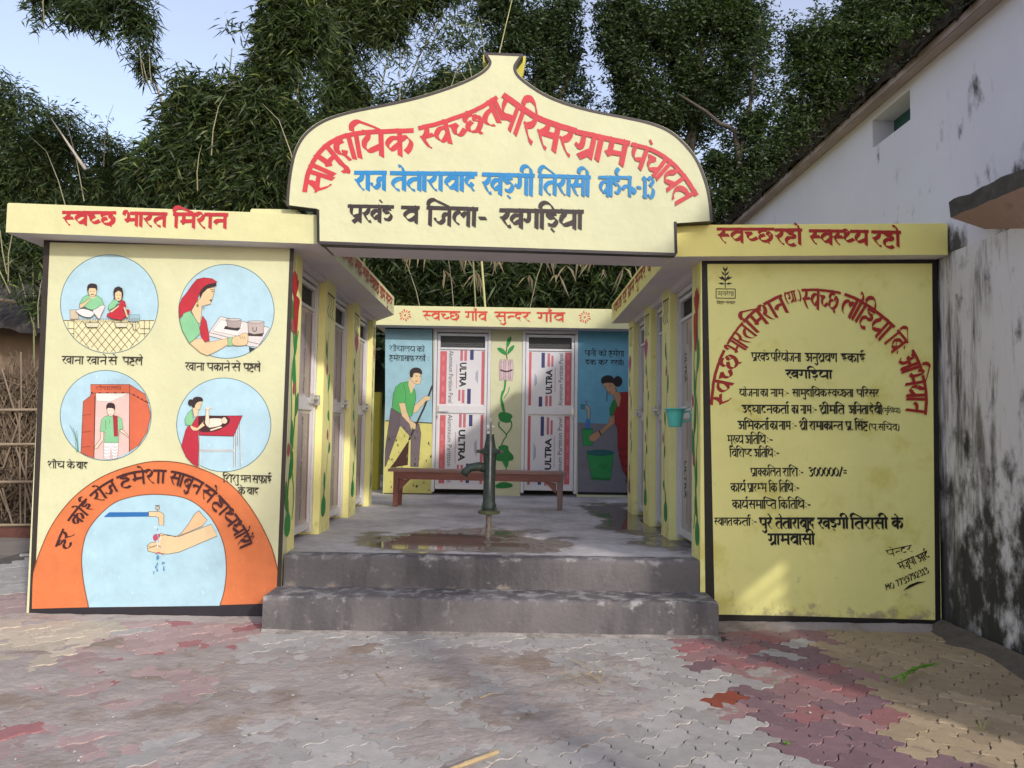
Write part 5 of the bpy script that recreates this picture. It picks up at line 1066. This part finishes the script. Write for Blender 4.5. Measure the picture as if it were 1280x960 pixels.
for y_ in (10.8,):
    b = MB(); b.hexa([(XW+.283,y_,-.2),(6,y_,-.2),(6,y_+.2,-.2),(XW+.283,y_+.2,-.2),(XW+.283,y_,4.40),(6,y_,5.2),(6,y_+.2,5.2),(XW+.283,y_+.2,4.40)]); b.build('end_wall', WHU, HS)
TH = mat('roof_litter', (.055,.05,.04), rough=.95, var=.5, scale=8, bump=.8, bscale=20, island=.5); PKS = mat('eave_plaster', (.34,.27,.25), rough=.9, var=.15, scale=5, bump=.3)
b = MB(); b.use(PKS); b.hexa([(XW-.13,2.2,ZT-.03),(6,2.2,5.27),(6,11.4,5.27),(XW-.13,11.4,ZT-.03),(XW-.13,2.2,ZT+.05),(6,2.2,5.37),(6,11.4,5.37),(XW-.13,11.4,ZT+.05)]); b.build('eave', None, HS, bevel=.01)
b = MB()   # rough weathered litter and tiles along the roof edge
nx, ny = 9, 150; vs = []
for j in range(ny+1):
    y = 2.2+9.2*j/ny
    for i in range(nx+1):
        x = XW-.19-.10*noise.noise(Vector((y*2.2,1,0)))-.05*noise.noise(Vector((y*9,3,0)))+i*.3; zz = ZT+.07+(x-XW+.13)*.31+.07*noise.fractal(Vector((x*4,y*4,0)),1,2,4)+(.0 if i else -.05)
        vs.append((x, y, zz+.05))
b.use(TH); b.add(vs, [(j*(nx+1)+i, j*(nx+1)+i+1, (j+1)*(nx+1)+i+1, (j+1)*(nx+1)+i) for j in range(ny) for i in range(nx)])
b.add([v for j in range(ny+1) for v in (vs[j*(nx+1)], (vs[j*(nx+1)][0]+.03, vs[j*(nx+1)][1], ZT+.03+.02*noise.noise(Vector((vs[j*(nx+1)][1]*14,0,0)))))], [(2*j, 2*j+1, 2*j+3, 2*j+2) for j in range(ny)])
for k in range(3200):
    y = random.uniform(2.2,11.4); x = XW-.18+random.random()**2*.9; z = ZT+.10+(x-XW+.13)*.31+random.uniform(-.03,.05); an = random.uniform(0,6.28); L_ = random.uniform(.05,.18); d = Vector((math.cos(an)*L_,math.sin(an)*L_,random.uniform(-.10,.10))); n_ = Vector((-math.sin(an),math.cos(an),.3))*random.uniform(.006,.02)
    c_ = Vector((x,y,z)); b.add([c_-n_, c_+n_, c_+d+n_*.3, c_+d-n_*.3], [(0,1,2,3)])
b.build('roof', None, HS)
# sloping chajja over the damp lower wall
MOSS = mat('mossy_cement', (.075,.07,.06), rough=.95, var=.45, scale=9, bump=.8, bscale=24, stain=[((.22,.21,.18), 10, .62, .75)]); PKC = mat('pink_plaster', (.40,.27,.23), rough=.85, var=.1, bump=.2, stain=[((.22,.17,.15), 6, .6, .75)])
def pz(px_, py_, X): d = ray(px_, py_); t = X/d.x; return CC+d*t
o1, o2 = pz(1188,272,3.10), pz(1290,229,3.10); i1, i2 = pz(1203,282,XW), pz(1300,283,XW)
o3 = o2.lerp(o1,-.8); i3 = i2.lerp(i1,-.8)
i1 = Vector((XW+.0,o1.y+.03,2.93))
b = MB(); n_ = 24; vs = []
for k in range(n_+1):
    t = k/n_; o_ = o1.lerp(o3,t); q_ = i1.lerp(i3,t); up = .11+.02*noise.noise(Vector((t*9,0,0)))
    for v in (o_+Vector((.015*noise.noise(Vector((t*20,5,0))),0,.012*noise.noise(Vector((t*16,2,0))))), q_, q_+Vector((0,0,.14)), o_+Vector((-.01,0,up))): vs.append(v)
b.use(MOSS)
for k in range(n_): a = 4*k; b.f += [(a+3,a+7,a+4,a+0)[::-1], (a+2,a+3,a+7,a+6)]; b.m += [0,0]
b.f += [(0,1,2,3)]; b.m += [0]
b.use(PKC); 
for k in range(n_): a = 4*k; b.f.append((a,a+1,a+5,a+4)); b.m.append(1)
b.v = [tuple(v) for v in vs]; b.build('canopy', None, HS)
# ------------------------------------------------------------------ left: straw fence, mud hut
FE = empty('straw_fence', (-6.2,10.4,0), 'wattle fence of brown straw bundles tied with pale bamboo poles', 'fence')
def fpx(x, y, Y=10.3): d = ray(x, y); return CC+d*(Y/d.y)
b = MB(); random.seed(3)
for k in range(5200):
    x = random.uniform(-8.6,-5.35); z = random.uniform(0,1)**.8*2.0+.05; top = 2.05+.45*noise.noise(Vector((x*1.7,0,0)))
    if z > top: continue
    an = random.gauss(1.57,.55); L_ = random.uniform(.12,.5); d = Vector((math.cos(an)*L_, random.uniform(-.06,.06), math.sin(an)*L_)); c_ = Vector((x, 10.40+random.uniform(-.08,.14), z)); n_ = Vector((-math.sin(an),random.uniform(-.5,.5),math.cos(an)))*random.uniform(.004,.012)
    b.add([c_-n_, c_+n_, c_+d+n_*.3, c_+d-n_*.3], [(0,1,2,3)])
b.build('straw', mat('dead_straw', (.125,.09,.06), rough=.9, var=.3, scale=20, bump=.2, island=.55), FE, kind='stuff')
b = MB(); b.box(-8.8,-5.4,10.5,10.54,0,1.9); b.build('backing', mat('straw_core', (.05,.037,.025), rough=.95, bump=.5), FE)
for py_ in (513, 556, 603, 657):
    a_, c_ = fpx(-90, py_+4, 10.22), fpx(54, py_-1, 10.22); b = MB(); b.tube([a_, a_.lerp(c_,.5)+Vector((0,0,.02)), c_], [.022,.02,.017], 8); b.build('horizontal_pole', mat('pale_bamboo', (.27,.205,.14), rough=.6, var=.2, scale=8, bump=.2), FE)
for x0,y0,x1,y1 in ((24,500,26,672),(4,585,26,520),(20,560,44,630),(3,610,20,672),(30,600,46,668),(-20,560,10,640),(26,440,27,520),(33,560,31,668),(2,460,26,540)):
    a_, c_ = fpx(x0,y0,10.26), fpx(x1,y1,10.26); b = MB(); b.tube([a_, c_], [.012,.010], 6); b.build('stake', mat('grey_bamboo', (.19,.14,.10), rough=.7, var=.2, bump=.2), FE)
b = MB(); b.box(-8.8,-5.42,10.05,10.3,-.1,.06); o = b.build('brick_kerb', mat('brick_red', (.10,.04,.03), rough=.9, var=.3, scale=14, bump=.4), None, bevel=.008, loc=(-6.5,10.2,0)); tag(o, 'low dark red kerb running along the foot of the straw fence', 'kerb')
HU = empty('mud_hut', (-9,14,0), 'mud-walled hut with a sagging dark thatched roof behind the straw fence', 'hut')
MUDW = mat('mud_wall', (.22,.155,.105), rough=.95, var=.15, scale=3, bump=.4, bscale=15, stain=[((.13,.09,.065), 3, .55, .7)])
b = MB(); b.box(-13,-5.6,13.0,13.3,-.1,3.35); b.build('wall', MUDW, HU)
b = MB(); nx, ny = 60, 14; vs = []
for j in range(ny+1):
    for i in range(nx+1):
        x = -13.6+8.3*i/nx; t = j/ny; vs.append((x, 12.3+t*3.2, 3.05+t*1.7+.10*noise.fractal(Vector((x*1.5,t*5,1)),1,2,4)-(.12 if j == 0 else 0)))
b.add(vs, [(j*(nx+1)+i, j*(nx+1)+i+1, (j+1)*(nx+1)+i+1, (j+1)*(nx+1)+i) for j in range(ny) for i in range(nx)])
for k in range(1600):
    x = random.uniform(-11.0,-5.4); t = random.random(); c_ = Vector((x, 12.3+t*3.2-.02, 3.08+t*1.7)); d = Vector((random.uniform(-.06,.06), -random.uniform(.1,.35), -random.uniform(.08,.2))); n_ = Vector((random.uniform(.006,.015),0,0)); b.add([c_-n_, c_+n_, c_+d+n_*.3, c_+d-n_*.3], [(0,1,2,3)])
b.build('thatched_roof', mat('old_thatch', (.045,.04,.036), rough=.95, var=.4, scale=8, bump=.6, island=.4), HU)
b = MB(); b.tube([fpx(-30,371,12.1), fpx(50,381,12.1)], .03, 8); b.build('roof_pole', mat('pale_bamboo', (.27,.205,.14)), HU)
# ------------------------------------------------------------------ trees
def leafmat(n_, c, isl=.62, tr=.32): return mat(n_, c, rough=.5, var=.12, scale=1.2, bump=0, island=isl, spec=.35, trans=tr)
LB1 = leafmat('bamboo_leaf', (.056,.086,.028)); LB2 = leafmat('bamboo_leaf_dark', (.034,.054,.020)); LT = leafmat('tree_leaf', (.050,.078,.027)); LT2 = leafmat('tree_leaf_dark', (.028,.046,.019)); LYG = leafmat('bamboo_leaf_yellow', (.13,.15,.045)); DRY = leafmat('dry_bamboo_leaf', (.22,.17,.10))
CULM = mat('bamboo_culm', (.17,.17,.08), rough=.5, var=.25, scale=4, bump=.1); BARK = mat('bark', (.07,.058,.045), rough=.9, var=.3, scale=10, bump=.5)
def leaves(blobs, n_, L_, Wd, droop, spray, seed):
    """blobs: (centre, radii, weight).  returns verts (k*4,3): leaf blades in drooping fans, clustered in sprays"""
    r = np.random.default_rng(seed); wts = np.array([b_[2] for b_ in blobs], float); wts /= wts.sum()
    ns = n_//spray; sub = []; sw = []                      # every blob breaks up into uneven clumps
    for bi, (c0, r0, _) in enumerate(blobs):
        m_ = int(r.integers(14, 24)); dd = r.normal(size=(m_,3)); dd /= np.linalg.norm(dd,axis=1)[:,None]; rr = r.random(m_)**.45*r.uniform(.75,1.12,m_); sz = r.uniform(.13,.38,m_)
        for k in range(m_): sub.append((np.array(c0)+dd[k]*rr[k]*r0, np.array(r0)*sz[k]*np.array([1,1,r.uniform(.6,1.1)]))); sw.append(wts[bi]*sz[k]**2*r.uniform(.5,1.3)/m_)
    sw = np.array(sw); sw /= sw.sum(); which = r.choice(len(sub), ns, p=sw)
    C_ = np.array([b_[0] for b_ in sub])[which]; R_ = np.array([b_[1] for b_ in sub])[which]
    d = r.normal(size=(ns,3)); d /= np.linalg.norm(d,axis=1)[:,None]; rad = r.random(ns)**(1/2.0)*(1+.22*r.normal(size=ns)); rad = np.where(r.random(ns) < .16, rad*r.uniform(1.2,2.3,ns), rad)
    P = C_+d*rad[:,None]*R_
    # clumping: pull sprays towards random twig centres
    nt_ = max(8, ns//14); tw = P[r.choice(ns, nt_)]; idx = r.integers(0, nt_, ns); 
    # nearest-ish twig: choose best of 6 random candidates
    best = None; bd = None
    for _ in range(10):
        c_ = r.integers(0, nt_, ns); dd = ((tw[c_]-P)**2).sum(1)
        if best is None: best, bd = c_, dd
        else: m_ = dd < bd; best = np.where(m_, c_, best); bd = np.where(m_, dd, bd)
    P = P*.55+tw[best]*.45
    P = np.repeat(P, spray, 0); k = len(P); out = np.repeat(d, spray, 0)
    P = P+r.normal(size=(k,3))*L_*.35
    az = r.uniform(0, 2*np.pi, k); dirv = np.stack([np.cos(az), np.sin(az), -droop+r.normal(size=k)*.45], 1)+out*.5; dirv /= np.linalg.norm(dirv,axis=1)[:,None]
    sd = np.cross(dirv, r.normal(size=(k,3))); sd /= np.linalg.norm(sd,axis=1)[:,None]+1e-9
    ll = L_*r.uniform(.6,1.25,k)[:,None]; ww = Wd*r.uniform(.7,1.2,k)[:,None]
    nrm = np.cross(dirv, sd); a = P; b_ = P+dirv*ll*.4+sd*ww*.5+nrm*ww*.15; c_ = P+dirv*ll-np.array([0,0,1])*ll*.12; e = P+dirv*ll*.4-sd*ww*.5+nrm*ww*.15
    return np.stack([a,b_,c_,e],1).reshape(-1,3)
def leafobj(name, V, mats_, parent, seed=0, fr=None):
    k = len(V)//4; off = np.array(base_of(parent)); me = bpy.data.meshes.new(name); me.vertices.add(k*4); me.vertices.foreach_set('co', (V-off).astype(np.float32).ravel())
    me.loops.add(k*4); me.loops.foreach_set('vertex_index', np.arange(k*4, dtype=np.int32)); me.polygons.add(k); me.polygons.foreach_set('loop_start', np.arange(0,k*4,4,dtype=np.int32)); me.polygons.foreach_set('loop_total', np.full(k,4,np.int32))
    for m_ in mats_: me.materials.append(m_)
    r = np.random.default_rng(seed); me.polygons.foreach_set('material_index', r.choice(len(mats_), k, p=fr).astype(np.int32)); me.update(calc_edges=True); me.validate()
    o = bpy.data.objects.new(name, me); sc.collection.objects.link(o); o.parent = parent; return o
def pxp(x, y, Y): d = ray(x, y); return np.array(CC+d*(Y/d.y))
def blob(x, y, rx, ry, Y, w_=None, ty=None):
    s_ = Y/FPX; return (pxp(x,y,Y), np.array([rx*s_, (ty or .6*(rx+ry)/2)*s_ if ty is None else ty, ry*s_]), (w_ or 1)*rx*ry)
CANE = mat('pale_cane', (.24,.22,.13), rough=.55, var=.2, bump=0)
def bamboo(label, base_px, Y, blobs, n_, culms, seed, mats_=(LB1,LB2,LYG), fr=(.42,.47,.11), L_=.20, Wd=.029, spray=6, cane=4):
    root = pxp(base_px, 560, Y); root[2] = 0; T = empty('bamboo_clump', tuple(root), label, 'bamboo', 'bamboo clumps behind the toilet blocks'); r = random.Random(seed)
    for c_ in culms:
        pts = [pxp(x, y, Y+dy) for x, y, dy in c_['p']]; pts = [Vector(p_) for p_ in pts]
        if c_.get('root', True): pts = [Vector((root[0]+r.uniform(-.5,.5), root[1]+r.uniform(-.4,.4), 0))]+pts
        q = [pts[0]]
        for k in range(len(pts)-1):
            for t in (.33,.66,1): 
                p0, p1, p2, p3 = pts[max(k-1,0)], pts[k], pts[k+1], pts[min(k+2,len(pts)-1)]
                q.append(.5*((2*p1)+(-p0+p2)*t+(2*p0-5*p1+4*p2-p3)*t*t+(-p0+3*p1-3*p2+p3)*t**3))
        rs = [c_.get('r',.035)*(1-.75*k/(len(q)-1)) for k in range(len(q))]; b = MB(); b.tube(q, rs, 6); b.build('culm', c_.get('m', CULM), T, smooth=True)
    for k in range(cane):                                  # thin pale canes arching out of the leaves
        bl = r.choice(blobs); p0 = Vector(bl[0])+Vector((r.uniform(-.8,.8)*bl[1][0], -bl[1][1]*.9, -bl[1][2]*r.uniform(.6,1.1))); h = bl[1][2]*r.uniform(1.2,2.0); s_ = r.uniform(-.35,.35)
        b = MB(); b.tube([p0, p0+Vector((s_*h*.3,-.1,h*.4)), p0+Vector((s_*h*.8,-.15,h*.8)), p0+Vector((s_*h*1.5,-.2,h))], [.011,.009,.006,.003], 5); b.build('cane', CANE, T)
    V = leaves(blobs, n_, L_, Wd, .55, spray, seed); leafobj('foliage', V, mats_, T, seed, fr); return T
def tree(label, base_px, Y, blobs, n_, limbs, seed, mats_=(LT,LT2), fr=(.55,.45), L_=.13, Wd=.05, tr=.16, group='broadleaf trees behind the courtyard', root=None):
    if root is None: root = pxp(base_px, 560, Y); root[2] = 0
    T = empty('tree', tuple(root), label, 'tree', group); b = MB()
    for l_ in limbs:
        pts = [Vector(root)]+[Vector(p_) for p_ in l_]; q = []
        for k in range(len(pts)-1):
            for t in (0,.33,.66): p0, p1, p2, p3 = pts[max(k-1,0)], pts[k], pts[k+1], pts[min(k+2,len(pts)-1)]; q.append(.5*((2*p1)+(-p0+p2)*t+(2*p0-5*p1+4*p2-p3)*t*t+(-p0+3*p1-3*p2+p3)*t**3))
        q.append(pts[-1]); b.tube(q, [tr*(1-.85*k/(len(q)-1))+.01 for k in range(len(q))], 8)
    b.build('trunk', BARK, T, smooth=True)
    V = leaves(blobs, n_, L_, Wd, .2, 7, seed); leafobj('crown', V, mats_, T, seed, fr); return T
BMP = mat('dead_culm', (.40,.35,.30), rough=.6, var=.15, bump=.1)
# left grove
bamboo('dense bamboo clump filling the upper left corner above the mud hut', 20, 15.5, [blob(-20,200,110,120,15.5), blob(40,170,60,70,15.5), blob(95,205,70,70,15.5), blob(150,225,50,55,15.5), blob(20,290,110,60,15.5,1.3), blob(110,290,80,50,15.5,1.3), blob(-30,120,70,70,15.5), blob(150,190,30,40,15.5,.6)], 46000,
       [dict(p=[(0,400,0),(-10,200,0),(-20,60,0)]), dict(p=[(60,400,0),(70,250,0),(60,120,0)]), dict(p=[(110,400,.3),(120,260,0),(140,170,0)]), dict(p=[(107,212,-1.2),(64,148,-1.2)], root=False, r=.035, m=BMP)], 11, mats_=(LB1,LB2,LYG), fr=(.42,.52,.06), L_=.18, Wd=.027)
# overhanging spray at the very top left
bamboo('arching bamboo culm whose leafy tip hangs into the sky at the upper left', 240, 13.0, [blob(60,-5,40,25,12.5), blob(110,5,55,38,12.5,1.2), blob(150,32,42,34,12.5,1.1), blob(175,65,24,32,12.5,.8), blob(170,5,30,25,12.5), blob(188,90,14,20,12.5,.5), blob(60,30,14,22,12.5,.4)], 6500,
       [dict(p=[(240,330,0),(205,135,0),(170,65,-.3),(120,-10,-.5)], r=.04, m=BMP), dict(p=[(205,130,0),(240,100,.2),(275,118,.3)], root=False, r=.012)], 12, mats_=(LB2,LB1), fr=(.7,.3), L_=.19, Wd=.028)
# middle-left grove
bamboo('tall bamboo clump with hanging leaf fans behind the left block', 270, 11.0, [blob(235,150,55,55,11.0), blob(290,170,70,60,11.0,1.2), blob(350,180,60,70,11.0,1.2), blob(230,225,80,40,11.0,1.5), blob(330,225,80,40,11.0,1.5), blob(300,120,45,35,11.0,.8), blob(345,95,40,60,11.0), blob(370,40,50,60,11.0,.9), blob(350,-20,60,40,11.0), blob(225,95,30,28,11.0,.4), blob(330,60,24,30,11.0,.4)], 52000,
       [dict(p=[(260,300,0),(280,150,0),(290,60,0)], r=.03), dict(p=[(360,300,0),(372,120,0),(368,-30,0)]), dict(p=[(330,300,0),(320,140,0),(340,20,0)])], 13)
bamboo('high bamboo clump with dense drooping foliage left of the gable peak', 450, 14.0, [blob(420,60,50,80,14), blob(470,30,55,50,14), blob(410,-10,80,40,14), blob(530,-10,70,22,14), blob(430,140,50,55,14,1.2), blob(490,120,28,50,14,.35), blob(500,-20,60,25,14), blob(545,115,55,30,14,.45), blob(580,85,40,40,14,.5), blob(515,138,60,22,14,.4), blob(480,175,90,40,14), blob(400,200,50,50,14), blob(560,35,14,34,14,.3)], 46000,
       [dict(p=[(420,330,0),(425,120,0),(415,-30,0)]), dict(p=[(455,330,0),(470,150,0),(500,10,0)]), dict(p=[(480,330,.3),(500,130,0),(570,-10,0)])], 14)
bamboo('bamboo stems and blades rising directly behind the finial', 600, 13.0, [blob(590,115,40,36,13,.6), blob(615,130,40,50,13,.6)], 3500, [dict(p=[(600,300,0),(612,130,-.3),(640,0,-.6)], r=.026, m=mat('yellow_culm', (.38,.36,.15), rough=.5, bump=0)), dict(p=[(590,300,0),(606,100,0),(598,20,0)], r=.02)], 15)
# trees to the right
tree('leafy dark tree standing behind the gable peak', 660, 16.5, [blob(650,50,60,60,16.5,.8), blob(690,90,42,50,16.5,.8), blob(640,10,70,40,16.5,.7), blob(705,40,34,50,16.5,.6), blob(680,150,60,40,16.5), blob(715,15,36,40,16.5,.5), blob(615,90,40,50,16.5,.6), blob(735,120,26,50,16.5,.3)], 42000, [[pxp(655,300,16.5),pxp(665,120,16.5),pxp(700,40,16.5)],[pxp(655,300,16.5),pxp(655,130,16.5),pxp(640,30,16.5)],[pxp(655,300,16.5),pxp(690,150,16.5),pxp(728,60,16.5)]], 16, L_=.11, Wd=.036)
tree('broad dark evergreen tree right of the gable with crossing limbs', 850, 16.0, [blob(800,50,70,80,16), blob(860,30,70,60,16), blob(910,70,60,70,16), blob(800,130,55,50,16), blob(860,150,60,50,16), blob(780,110,40,70,16,.7), blob(835,90,70,60,16), blob(770,20,45,50,16,.6), blob(930,20,60,50,16), blob(900,0,70,40,16), blob(780,170,50,34,16,.8), blob(900,130,50,50,16,.7)], 84000,
     [[pxp(855,300,16),pxp(850,190,16),pxp(800,60,16)],[pxp(855,300,16),pxp(858,180,16),pxp(930,60,16)],[pxp(850,300,16),pxp(870,140,16),pxp(880,20,16)]], 17, mats_=(LT,LT2,LB1), fr=(.45,.45,.10), L_=.11, Wd=.036)
tree('slender tree with thin bare forked stems right of the gable', 925, 14.5, [blob(940,200,60,60,14.5), blob(915,235,55,45,14.5), blob(980,230,50,50,14.5), blob(950,60,30,60,14.5,.3), blob(970,150,30,50,14.5,.35), blob(1000,190,40,50,14.5,.7)], 24000, [[pxp(924,240,14.5),pxp(938,130,14.5),pxp(950,20,14.5)],[pxp(924,210,14.5),pxp(900,155,14.5),pxp(848,118,14.5)]], 18, tr=.07, L_=.10, Wd=.034)
tree('large dark green tree rising behind the roof of the white house', 1060, 15.0, [blob(1040,60,70,70,15), blob(1100,60,80,80,15), blob(1160,20,80,60,15), blob(1005,120,55,65,15), blob(1050,140,60,70,15), blob(1000,200,60,60,15), blob(990,50,34,50,15,.35), blob(1210,-10,80,50,15), blob(960,250,60,40,15), blob(1100,130,60,50,15), blob(1070,-10,60,40,15), blob(1150,90,50,40,15)], 88000,
     [[pxp(1050,300,15),pxp(1045,150,15),pxp(1090,40,15)],[pxp(1055,300,15),pxp(1030,160,15),pxp(1010,80,15)]], 19, mats_=(LT,LB1,LT2), fr=(.45,.2,.35), L_=.11, Wd=.036)
# dark understorey seen between the blocks and under the gable
bamboo('dark bamboo thicket seen under the gable beam above the back block', 640, 15.0, [blob(520,350,70,60,14.5), blob(600,350,60,60,14.5), blob(680,350,60,60,14.5), blob(760,350,60,60,14.5), blob(820,350,60,60,14.5), blob(460,350,60,60,14.5)], 30000,
       [dict(p=[(x,400,0),(x+dx,330,0),(x+2*dx,250,0)], r=.025) for x, dx in ((520,10),(560,-8),(610,6),(636,2),(655,14),(690,-6),(740,8),(790,-5))], 20, mats_=(LB2,LB1,LYG), fr=(.62,.32,.06), L_=.30, Wd=.04)
b = MB()
for k in range(26):
    x = 500+k*11+random.uniform(-5,5); a_ = Vector(pxp(x, random.uniform(300,345), 13.2)); 
    for j in range(3): c_ = a_+Vector((random.uniform(-.25,.25),random.uniform(-.1,.1),-random.uniform(.15,.5))); n_ = Vector((.02,0,.006)); m_ = a_.lerp(c_,.5)+Vector((random.uniform(-.04,.04),0,.06)); b.add([a_, m_+n_, c_, m_-n_], [(0,1,2,3)])
o = b.build('hanging_leaves', DRY, None, kind='stuff'); tag(o, 'pale dried bamboo blades hanging in the dark behind the back block', 'bamboo leaves')
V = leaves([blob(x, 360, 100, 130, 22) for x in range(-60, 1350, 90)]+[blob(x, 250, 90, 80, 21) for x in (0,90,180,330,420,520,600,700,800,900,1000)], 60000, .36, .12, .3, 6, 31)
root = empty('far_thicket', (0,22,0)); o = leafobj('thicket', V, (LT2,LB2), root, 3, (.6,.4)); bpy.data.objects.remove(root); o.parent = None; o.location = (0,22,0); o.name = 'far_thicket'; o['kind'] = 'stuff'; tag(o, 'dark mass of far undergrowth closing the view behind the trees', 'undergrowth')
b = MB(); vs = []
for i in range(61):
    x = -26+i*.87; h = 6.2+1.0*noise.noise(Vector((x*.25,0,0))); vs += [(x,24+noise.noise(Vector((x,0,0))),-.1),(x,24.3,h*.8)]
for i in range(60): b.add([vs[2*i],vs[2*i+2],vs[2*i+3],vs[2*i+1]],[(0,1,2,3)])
o = b.build('grove_shade_sheet', mat('grove_shade', (.02,.028,.012), rough=.95, var=.4, bump=.5), None, kind='structure')  # added near-black sheet standing in for the shade deep behind the trees
# fine twigs on the left, between hut and block
bamboo('thin leafy saplings growing between the mud hut and the left block', 45, 11.5, [blob(20,320,40,45,11.5,.5), blob(48,380,14,34,11.5,.9), blob(10,350,30,30,11.5,.3), blob(45,310,30,30,11.5,.8)], 1700, [dict(p=[(45,500,0),(42,380,0),(40,290,0)], r=.02), dict(p=[(45,420,0),(20,330,0),(0,300,0)], r=.012, root=False)], 22, L_=.16, Wd=.026)
# unseen tree behind the camera: trunk throws the dark band, crown added for shade
tc_ = Vector((4.6,-2.0,5.7)); tree('round leafy tree standing behind the viewpoint that shades the courtyard entrance', 0, 0, [((4.6,-2.0,5.6),(1.25,1.3,1.0),1), ((4.0,-2.1,5.3),(.7,.8,.7),.4), ((5.4,-1.9,5.9),(.8,.9,.8),.5)], 5000, [[Vector((3.99,-2.0,2.0)),Vector((4.05,-2.0,4.0)),tc_],[Vector((3.99,-2.0,2.0)),Vector((4.1,-2.0,4.0)),Vector((5.2,-1.9,6))]], 23, root=Vector((3.98,-2.0,0)), L_=.22, Wd=.09, tr=.20, group=None)
